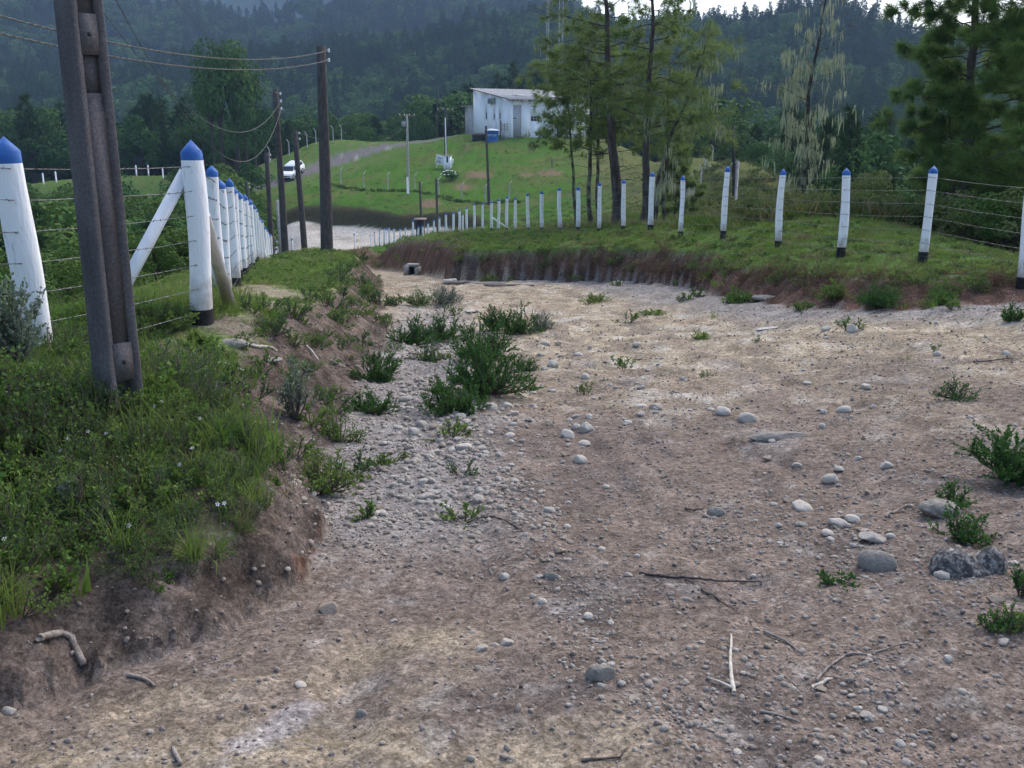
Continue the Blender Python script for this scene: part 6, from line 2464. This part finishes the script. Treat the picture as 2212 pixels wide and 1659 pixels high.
sword_plant(430, 800, 9, 95, 'sword-leaved plant in front of the corner post', 951)
sword_plant(588, 960, 8, 125, 'bright sword-leaved plant on the bank edge below the slope', 952)
sword_plant(196, 842, 5, 70, 'small yellow-green sword-leaved sprout left of the concrete pole', 953)
sword_plant(165, 1290, 8, 85, 'tuft of long drooping blades at the edge of the near left bank', 954)


# small pale flowers on the left bank
def flowers():
    r = np.random.default_rng(231)
    spots = [(145, 925), (152, 945), (130, 952), (258, 858), (335, 862), (350, 856), (415, 945), (388, 980), (370, 885), (190, 910), (280, 1120), (10, 1122), (12, 1150), (470, 1065), (485, 1065), (230, 912), (432, 882)]
    V, F = [], []
    n = 5
    for k in range(n):
        a = k * 2 * math.pi / n
        o = len(V)
        c, s_ = math.cos(a), math.sin(a)
        for q, w_ in ((0, 0), (.6, .28), (1, 0), (.6, -.28)):
            V.append((c * q - s_ * w_, s_ * q + c * w_, .25 * q))
        F.append([o, o + 1, o + 2, o + 3])
    pet = mesh_np('petals', V, np.array(F), [M['petal']])
    cen = stone_mesh(960, simple_mat('pollen', (.5, .35, .05), None), I1, 0, 0, 'centre')
    for px, py in spots:
        p = hit(px, py + 25)
        u = np.array([p[0], p[1], p[2] - EYE])
        L = np.linalg.norm(u)
        p = np.array([0, 0, EYE]) + u / L * (L - .22)
        zg = ground_z(p[0], p[1])
        e = empty('flower', (p[0], p[1], zg), 'tiny pale lilac flower among the weeds of the left bank', 'flower', 'pale flowers on the left bank')
        h = max(p[2] - zg, .1)
        add('stalk', MB().tube([[0, 0, 0], [.01, 0, h * .6], [0, 0, h]], .0018, 4).mesh('stalk', M['weed_leaf']), e)
        o = add('petals', pet, e, (0, 0, h))
        o.scale = (.0115,) * 3
        o.rotation_euler = (r.uniform(.3, 1.1), 0, r.uniform(-.6, .6))
        o2 = add('centre', cen, e, (0, 0, h + .003))
        o2.scale = (.004,) * 3


flowers()

# hydrangea-like bush by the sign
p = W(970, 393, 128)
z = ground_z(p[0], p[1])
e = empty('flowering_bush', (p[0], p[1], z), 'round bush with large white flower heads below the hill sign', 'bush')
a, b = bushlet(970, 1.3, 1.2, 20, 1200, .15, M['shrub_leaf'], width=.5)
add('stems', a, e)
add('leaves', b, e)
fh = stone_mesh(972, M['petal'], I2, 0, .2, 'flower_head')
r_ = np.random.default_rng(12)
for i in range(13):
    a = r_.uniform(0, 6.28)
    t = r_.uniform(.3, 1.2)
    o = add('flower_head', fh, e, (1.15 * math.cos(a) * math.sin(t), -abs(1.1 * math.sin(a) * math.sin(t)), .3 + 1.0 * math.cos(t)))
    o.scale = (.13, .13, .12)
# ------------------------------------------------------------------ trees one can tell apart
def moss_mesh(P, r, n, L0, L1, w):
    """hanging beards: drooping tapered strips below the given points"""
    hub = P[r.integers(0, len(P), max(6, n // 14))]
    k = r.integers(0, len(hub), n)
    c = hub[k] + r.normal(size=(n, 3)) * [.10, .10, .06]
    L = r.uniform(L0, L1, n)[:, None]
    a = r.uniform(0, 6.28, n)
    s = np.stack([np.cos(a), np.sin(a), 0 * a], 1)
    dx = r.normal(size=(n, 3)) * [.12, .12, 0]
    ww = (w * r.uniform(.4, 1.3, n))[:, None]
    v0, v1 = c - s * ww * .6, c + s * ww * .6
    m = c + dx * L * .5 - np.array([0, 0, 1.0]) * L * .5
    v2, v3 = m + s * ww, m - s * ww
    t = c + dx * L - np.array([0, 0, 1.0]) * L
    V = np.stack([v0, v1, v2, v3, t], 1).reshape(-1, 3)
    o = np.arange(n)[:, None] * 5
    return mesh_np('moss', V, [np.concatenate([o + 3, o + 2, o + 4], 1), np.concatenate([o, o + 1, o + 2, o + 3], 1)], [M['moss']])


def near_pine(name, label, path, r0, cb, rad, nb, tufts, k, nlen, nwid, mat, bark, seed, moss=0, droop=.2, prof=.6, bare=0, ups=.25, group=None, oneside=None):
    """path: world points of the trunk, base first; branches from fraction cb upward"""
    r = np.random.default_rng(seed)
    path = np.array(path, float)
    path[0][2] = ground_z(path[0][0], path[0][1])
    base = path[0].copy()
    P = path - base
    L = np.concatenate([[0], np.linalg.norm(np.diff(P, axis=0), axis=1).cumsum()])
    T = L[-1]
    at = lambda t: np.array([np.interp(t * T, L, P[:, i]) for i in range(3)])
    n = 22
    ts = np.linspace(0, 1, n)
    Q = np.array([at(t) for t in ts])
    Q[1:, :2] += np.stack([fbm(ts[1:] * 5, ts[1:] * 0, 2, seed * .1), fbm(ts[1:] * 5, ts[1:] * 0 + 9, 2, seed * .1)], 1) * .12
    e = empty(name, tuple(base), label, 'tree', group)
    R = r0 * (1 - .88 * ts ** .9)
    R[0] *= 1.35
    R[1] *= 1.08
    Q0 = np.concatenate([[[Q[0][0], Q[0][1], -.5]], Q])
    add('trunk', MB().tube(Q0, np.concatenate([[r0 * 1.5], R]), 12).mesh('trunk', M[bark], True), e)
    mb = MB()
    TP, TD, MP = [], [], []
    for i in range(nb + bare):
        isb = i >= nb
        t = (cb * r.uniform(.45, 1.0)) if isb else cb + (1 - cb) * (i + r.uniform(0, 1)) / nb
        b0 = np.array([np.interp(t, ts, Q[:, j]) for j in range(3)])
        u = (t - cb) / (1 - cb)
        Lb = rad * (max(1 - u, 0) ** prof * .85 + .18) * r.uniform(.5, 1.15) if not isb else rad * r.uniform(.25, .6)
        a = i * 2.4 + r.uniform(-.5, .5)
        if oneside is not None and r.uniform() < .6:
            a = oneside + r.normal(0, .6)
        o = np.array([math.cos(a), math.sin(a), 0])
        dr = droop * r.uniform(-.3, 1.4)
        s = np.linspace(0, 1, 6)
        B = b0 + np.outer(s, o * Lb) + np.stack([0 * s, 0 * s, Lb * (ups * s - dr * s * s + .0 * s)], 1)
        B[1:] += r.normal(size=(5, 3)) * Lb * .03
        rb = max(.006, r0 * .22 * (1 - t * .6) * (Lb / rad))
        mb.tube(B, rb * (1 - .85 * s), 5, False)
        MP.append(B[1:])
        # side shoots
        ns = 0 if isb and r.uniform() < .5 else int(3 + Lb * 3.0)
        for q in range(ns):
            st = r.uniform(.25, 1)
            c = np.array([np.interp(st, s, B[:, j]) for j in range(3)])
            dd = o * .7 + rand_unit(1, r)[0] * .8
            dd[2] = dd[2] * .5 + .12
            dd /= np.linalg.norm(dd)
            Ls = Lb * r.uniform(.12, .34) * (1.15 - st * .5)
            mb.tube([c, c + dd * Ls * .5 + [0, 0, .02], c + dd * Ls], [rb * .35, rb * .25, .003], 3, False)
            MP.append(np.array([c + dd * Ls * .6]))
            if not isb:
                w = max(1, int(tufts / (nb * (3 + rad * 2.2))))
                sq = r.uniform(.3, 1.05, w)
                TP.append(c + np.outer(sq, dd * Ls) + r.normal(size=(w, 3)) * .05)
                TD.append(np.tile(dd * .7 + [0, 0, .15], (w, 1)))
    add('branches', mb.mesh('branches', M[bark]), e)
    if TP:
        V, F = needles(np.concatenate(TP), np.concatenate(TD), k, nlen, nwid, r, .75, droop)
        add('crown', mesh_np('crown', V, F, [M[mat]]), e)
    if moss:
        add('hanging_moss', kind='stuff', parent=e, me=moss_mesh(np.concatenate(MP) if moss < 700 else np.concatenate([q for q in MP if np.hypot(*(q[0][:2] - at(min(1, q[0][2] / T))[:2])) < .55]), r, moss, .12, .6, .017))
    return e


def pth(*q):
    return [W(*p) for p in q]


GP = 'pines behind the right fence'
near_pine('pine_tree', 'tallest thick-trunked pine behind the middle of the right fence', pth((1335, 503, 38), (1326, 330, 38), (1314, 150, 38), (1305, -20, 38), (1300, -190, 38)), .23, .34, 3.3, 42, 1900, 15, .30, .017, 'needle', 'bark', 1001, 60, .25, .35, 8, .2, GP)
near_pine('pine_tree', 'straight dark pine just right of the tallest pine', pth((1391, 500, 37), (1398, 300, 37), (1406, 100, 37), (1412, -170, 37)), .17, .30, 2.9, 40, 1900, 15, .30, .017, 'needle', 'bark', 1002, 260, .3, .3, 8, .2, GP)
near_pine('pine_tree', 'slanting mossy pine leaning right from beside the straight dark pine', pth((1408, 500, 36.5), (1425, 380, 36.5), (1452, 285, 36.3), (1495, 190, 36), (1535, 70, 36)), .10, .35, 2.3, 24, 700, 14, .28, .016, 'needle', 'bark_moss', 1003, 420, .35, .4, 8, .3, GP)
near_pine('pine_tree', 'thin mossy pine, leftmost of the pine group before the house', pth((1243, 500, 41), (1240, 380, 41), (1228, 260, 41), (1215, 110, 41)), .085, .42, 2.4, 30, 1250, 15, .30, .018, 'needle', 'bark_moss', 1004, 160, .15, .4, 8, .25, GP)
near_pine('pine_tree', 'slender pine second from the house in the pine group', pth((1272, 500, 40), (1274, 380, 40), (1276, 240, 40), (1272, 60, 40)), .115, .38, 2.5, 32, 1350, 15, .30, .018, 'needle', 'bark_moss', 1005, 120, .18, .4, 8, .25, GP)
near_pine('pine_tree', 'slender pine close behind the tallest pine on its left', pth((1292, 500, 42), (1291, 380, 42), (1292, 240, 42), (1300, 40, 42)), .10, .42, 2.5, 28, 1200, 15, .30, .018, 'needle', 'bark_moss', 1006, 90, .18, .4, 8, .25, GP)
near_pine('pine_tree', 'thin pine behind the straight dark pine, moss hanging from its limbs', pth((1432, 500, 40), (1438, 380, 40), (1442, 250, 40), (1450, 60, 40)), .09, .35, 2.5, 26, 1000, 14, .30, .018, 'needle', 'bark_moss', 1007, 300, .3, .4, 6, .25, GP)
near_pine('young_pine', 'small bushy young pine behind the fence right of the pine group', pth((1458, 470, 43), (1459, 400, 43), (1460, 315, 43)), .06, .12, 1.15, 30, 1500, 16, .30, .02, 'needle', 'bark', 1008, 10, .0, .5, 0, .4, GP)
near_pine('mossy_tree', 'bare tree draped in pale hanging moss right of the pine group', pth((1727, 495, 32), (1735, 390, 32), (1744, 270, 32), (1752, 170, 32), (1772, 70, 32), (1790, -60, 32)), .115, .22, 1.6, 40, 0, 1, .2, .01, 'needle', 'bark_moss', 1009, 950, .15, .25, 4, .55, GP)
near_pine('mossy_tree', 'second stem with sparse twigs close left of the bare mossy tree', pth((1722, 490, 33), (1720, 330, 33), (1712, 190, 33), (1705, 110, 33)), .06, .3, 1.2, 20, 0, 1, .2, .01, 'needle', 'bark_moss', 1010, 720, .25, .4, 4, .3, GP)
near_pine('pine_tree', 'big dark bushy pine near the right picture edge', pth((2082, 500, 27), (2092, 330, 27), (2100, 150, 27), (2108, -60, 27), (2112, -260, 27)), .21, .13, 2.3, 84, 8200, 19, .32, .014, 'needle_dark', 'bark', 1011, 160, .2, .25, 6, .25, GP)
near_pine('pine_tree', 'dark pine half outside the picture at the upper right', pth((2330, 520, 24), (2335, 300, 24), (2338, 60, 24), (2340, -300, 24)), .18, .2, 2.7, 60, 5200, 18, .32, .014, 'needle_dark', 'bark', 1012, 60, .2, .25, 6, .25, GP)
near_pine('pine_tree', 'slim second trunk growing close left of the big dark pine', pth((2062, 500, 28), (2060, 400, 28), (2052, 280, 28), (2040, 120, 28)), .075, .3, 1.2, 26, 1600, 16, .30, .014, 'needle_dark', 'bark', 1013, 40, .2, .4, 4, .25, GP)

# ---- trees with crowns of leaves: shared meshes
VT = [broadleaf_tree(150 + s, 1.0, 3600, .023, M['valley_leaf'], .46, .12) for s in range(5)]
VD = [broadleaf_tree(160 + s, 1.0, 3600, .021, M['forest_leaf'], .40, .2) for s in range(4)]
VS = [broadleaf_tree(190 + s, 1.0, 3000, .024, M['scrub_leaf'], .5, .05) for s in range(4)]
VP = [broadleaf_tree(180 + s, 1.0, 2600, .02, M['forest_leaf'], .17, .5) for s in range(4)]
VC = [conifer_tree(170 + s, 1.0, 520, 9, .075, .0075, M['forest_pine'], .2, .2, .7) for s in range(4)]


def scaled_trunk_ok(me):
    return me


def tree(x, y, h, kind, i, label, group, name, wide=1.0, z=None):
    z = ground_z(x, y) if z is None else z
    t, c = {'v': VT, 'd': VD, 'c': VC, 'p': VP, 's': VS}[kind][i % 4]
    e = empty(name, (x, y, z), label, 'tree', group, (i * 2.399) % 6.28)
    e.scale = (h * wide, h * wide, h)
    add('trunk', t, e)
    add('crown', c, e)


for L_ in (VT, VD, VC, VP, VS):
    for t, c in L_:
        v = np.empty(len(t.vertices) * 3, np.float32)
        t.vertices.foreach_get('co', v)
        v = v.reshape(-1, 3)
        v[:, 2] = np.maximum(v[:, 2], -.12)
        t.vertices.foreach_set('co', v.ravel())


def valley_trees():
    r = np.random.default_rng(301)
    # left valley beyond the fence
    cnt = 0
    pts = []
    tries = 0
    while cnt < 150 and tries < 6000:
        tries += 1
        Y = 12.5 * math.exp(r.uniform(0, 1) * math.log(132 / 12.5))
        xf = -2.83 - .236 * (Y - 8.7)
        X = r.uniform(-.62 * Y - 2, xf - 1.6 - Y * .02)
        if X > xf - 1.2:
            continue
        if Y > 100 and X > -30:
            continue
        if any(math.hypot(X - q[0], Y - q[1]) < .035 * Y + .5 for q in pts):
            continue
        g = ground_z(X, Y)
        ang = np.interp(Y, [12, 16, 22, 40, 70, 100, 130], [8.6, 7.2, 5.6, 3.9, 2.0, 1.2, .7]) + r.normal(0, .35)
        pq = 1106 + X / Y * FPX
        if Y > 40 and (265 < pq < 385 or 75 < pq < 140):
            ang = max(ang, 2.9)
        h = EYE - Y * math.tan(math.radians(ang)) - g
        if h < .9:
            continue
        h = min(h, 13) * r.uniform(.85, 1.0)
        pts.append((X, Y))
        kind = r.choice(['v', 'd', 'c'], p=[.5, .4, .1]) if Y > 30 else r.choice(['v', 'd'], p=[.7, .3])
        wide = r.uniform(.9, 1.3) if h > 4 else r.uniform(1.1, 1.6)
        nm, lab, gr = ('valley_tree', 'leafy tree among the dense trees in the valley left of the fence', 'trees in the left valley') if Y > 34 else ('valley_bush', 'leafy bush on the slope just beyond the left fence', 'bushes beyond the left fence')
        px_ = 1106 + X / Y * FPX
        adj = {'v': 'light green leafy', 'd': 'dark round-crowned', 'c': 'dark pointed'}[kind]
        zone = 'at the far left edge' if px_ < 130 else 'seen past the concrete pole' if px_ < 300 else 'near the corner post' if px_ < 430 else 'toward the dark poles'
        rng_ = 'closest' if Y < 24 else 'middle' if Y < 60 else 'back'
        what = 'tree' if nm == 'valley_tree' else 'bush'
        tree(X, Y, h, kind, cnt, '%s %s, %s rows beyond the left fence, %s' % (adj, what, rng_, zone), gr + ', ' + adj + ' ' + rng_ + ' ' + zone, nm, wide)
        cnt += 1
    # wood edge behind the house hill
    cnt = 0
    pts = []
    tries = 0
    while cnt < 95 and tries < 3000:
        tries += 1
        X = r.uniform(-82, 42)
        Y = r.uniform(158 if X < -30 else 174, 198)
        u = W(1106 + X / Y * FPX, 300, Y)
        if poly_dist(np.array([X]), np.array([Y]), TRACK)[0] < 5 or any(math.hypot(X - q[0], Y - q[1]) < 3.4 for q in pts):
            continue
        if X > -12 and X < 24 and Y < 188:
            continue
        g = ground_z(X, min(Y, 190))
        pts.append((X, Y))
        kind = r.choice(['d', 'c'], p=[.6, .4])
        px_ = 1106 + X / Y * FPX
        zone = 'left of the white car' if px_ < 590 else 'above the white car' if px_ < 700 else 'left of the crossarm pole' if px_ < 880 else 'beside the white house' if px_ < 1100 else 'right of the white house'
        top = EYE + Y * math.tan(math.radians(r.uniform(.3, 2.3) if X < -20 else r.uniform(.8, 3.2)))
        tree(X, Y, float(np.clip(top - g, 5, 17)), kind, cnt, ('%s at the wood edge behind the green hill, %s' % ('pointed conifer' if kind == 'c' else 'round-crowned tree', zone)), 'trees behind the hill, %s %s' % (kind, zone), 'wood_edge_tree', r.uniform(.8, 1.2), g)
        cnt += 1
    # valley on the right behind the spur
    cnt = 0
    pts = []
    tries = 0
    while cnt < 105 and tries < 5000:
        tries += 1
        Y = 34 * math.exp(r.uniform(0, 1) * math.log(175 / 34))
        X = r.uniform(.2, .66) * Y
        px = 1106 + X / Y * FPX * 1.0
        crest = np.interp(px, [1500, 1560, 1700, 1850, 1930, 2100, 2400], [118, 112, 66, 38, 33, 28, 26])
        if Y < crest + 5 or any(math.hypot(X - q[0], Y - q[1]) < .03 * Y + 1.0 for q in pts):
            continue
        g = ground_z(X, Y)
        ang = np.interp(Y, [35, 60, 100, 175], [-2.5, -1.0, .5, 2.2]) + r.normal(0, .8)
        top = EYE + Y * math.tan(math.radians(ang))
        h = top - g
        if h < 2:
            continue
        pts.append((X, Y))
        kd = r.choice(['d', 'c', 'v'], p=[.3, .6, .1])
        zone = 'right of the pine group' if px < 1680 else 'behind the mossy tree' if px < 1850 else 'left of the big dark pine' if px < 1980 else 'behind the big dark pine'
        adj = {'d': 'round-crowned tree', 'c': 'pointed conifer', 'v': 'light leafy tree'}[kd]
        tree(X, Y, float(min(h, 20)), kd, cnt, '%s in the valley behind the right fence, %s' % (adj, zone), 'trees in the right valley, %s %s' % (adj, zone), 'valley_tree', r.uniform(.75, 1.1))
        cnt += 1
    # bushes right behind the fence at the right edge and on the spur
    sp = [(1990, 470, 24.5, 1.0), (2040, 480, 23.5, 1.3), (2110, 490, 22.5, 1.5), (2170, 500, 21.5, 1.6), (2215, 505, 21, 1.7), (2140, 470, 26, 2.0), (2200, 470, 25, 2.2), (1900, 470, 30, 1.0), (1880, 440, 36, 2.0), (1870, 470, 34, 1.1), (1760, 470, 37, .7), (1650, 465, 40, .8), (1610, 430, 55, 1.0)]
    for i, (px, py, Y, h) in enumerate(sp):
        p = W(px, py, Y)
        tree(p[0], p[1], h, 's' if i % 3 else 'v', i, '%s leafy bush behind the right fence, counted from below the big dark pine' % ordinal(i + 1), 'bushes behind the right fence', 'bush', 1.2)
    # tall group standing out on the left, and big round bush by the car
    for i, (px, top, Y, k) in enumerate([(480, 92, 150, 'p'), (512, 96, 152, 'p'), (458, 150, 148, 'p'), (532, 125, 154, 'p'), (548, 175, 150, 'd')]):
        p = W(px, 300, Y)
        g = ground_z(p[0], p[1])
        h = W(px, top, Y)[2] - g
        t = ['tallest pointed tree standing above the wood left of the dark poles', 'tall broad tree in the high clump left of the dark poles', 'left outer tree of the high clump above the corner post', 'right pointed tree of the high clump left of the dark poles', 'lowest right tree of the high clump left of the dark poles'][i]
        tree(p[0], p[1], h, k, i + 1, t, 'high tree clump', 'tall_tree', [.62, .7, .55, .6, .6][i])
    for i, (px, py, Y, h, w_, l) in enumerate([(540, 400, 128, 5.0, 1.3, 'round dense tree left of the white car'), (505, 410, 125, 4.2, 1.3, 'low round tree at the left of the dense tree by the car'), (505, 470, 95, 7.5, 1.1, 'dark tree behind the end of the left fence'), (545, 480, 85, 5.8, .9, 'narrow dark tree beside the end of the left fence')]):
        p = W(px, py, Y)
        tree(p[0], p[1], h, 'd', i, l, 'trees by the fence end', 'round_tree', w_)


valley_trees()
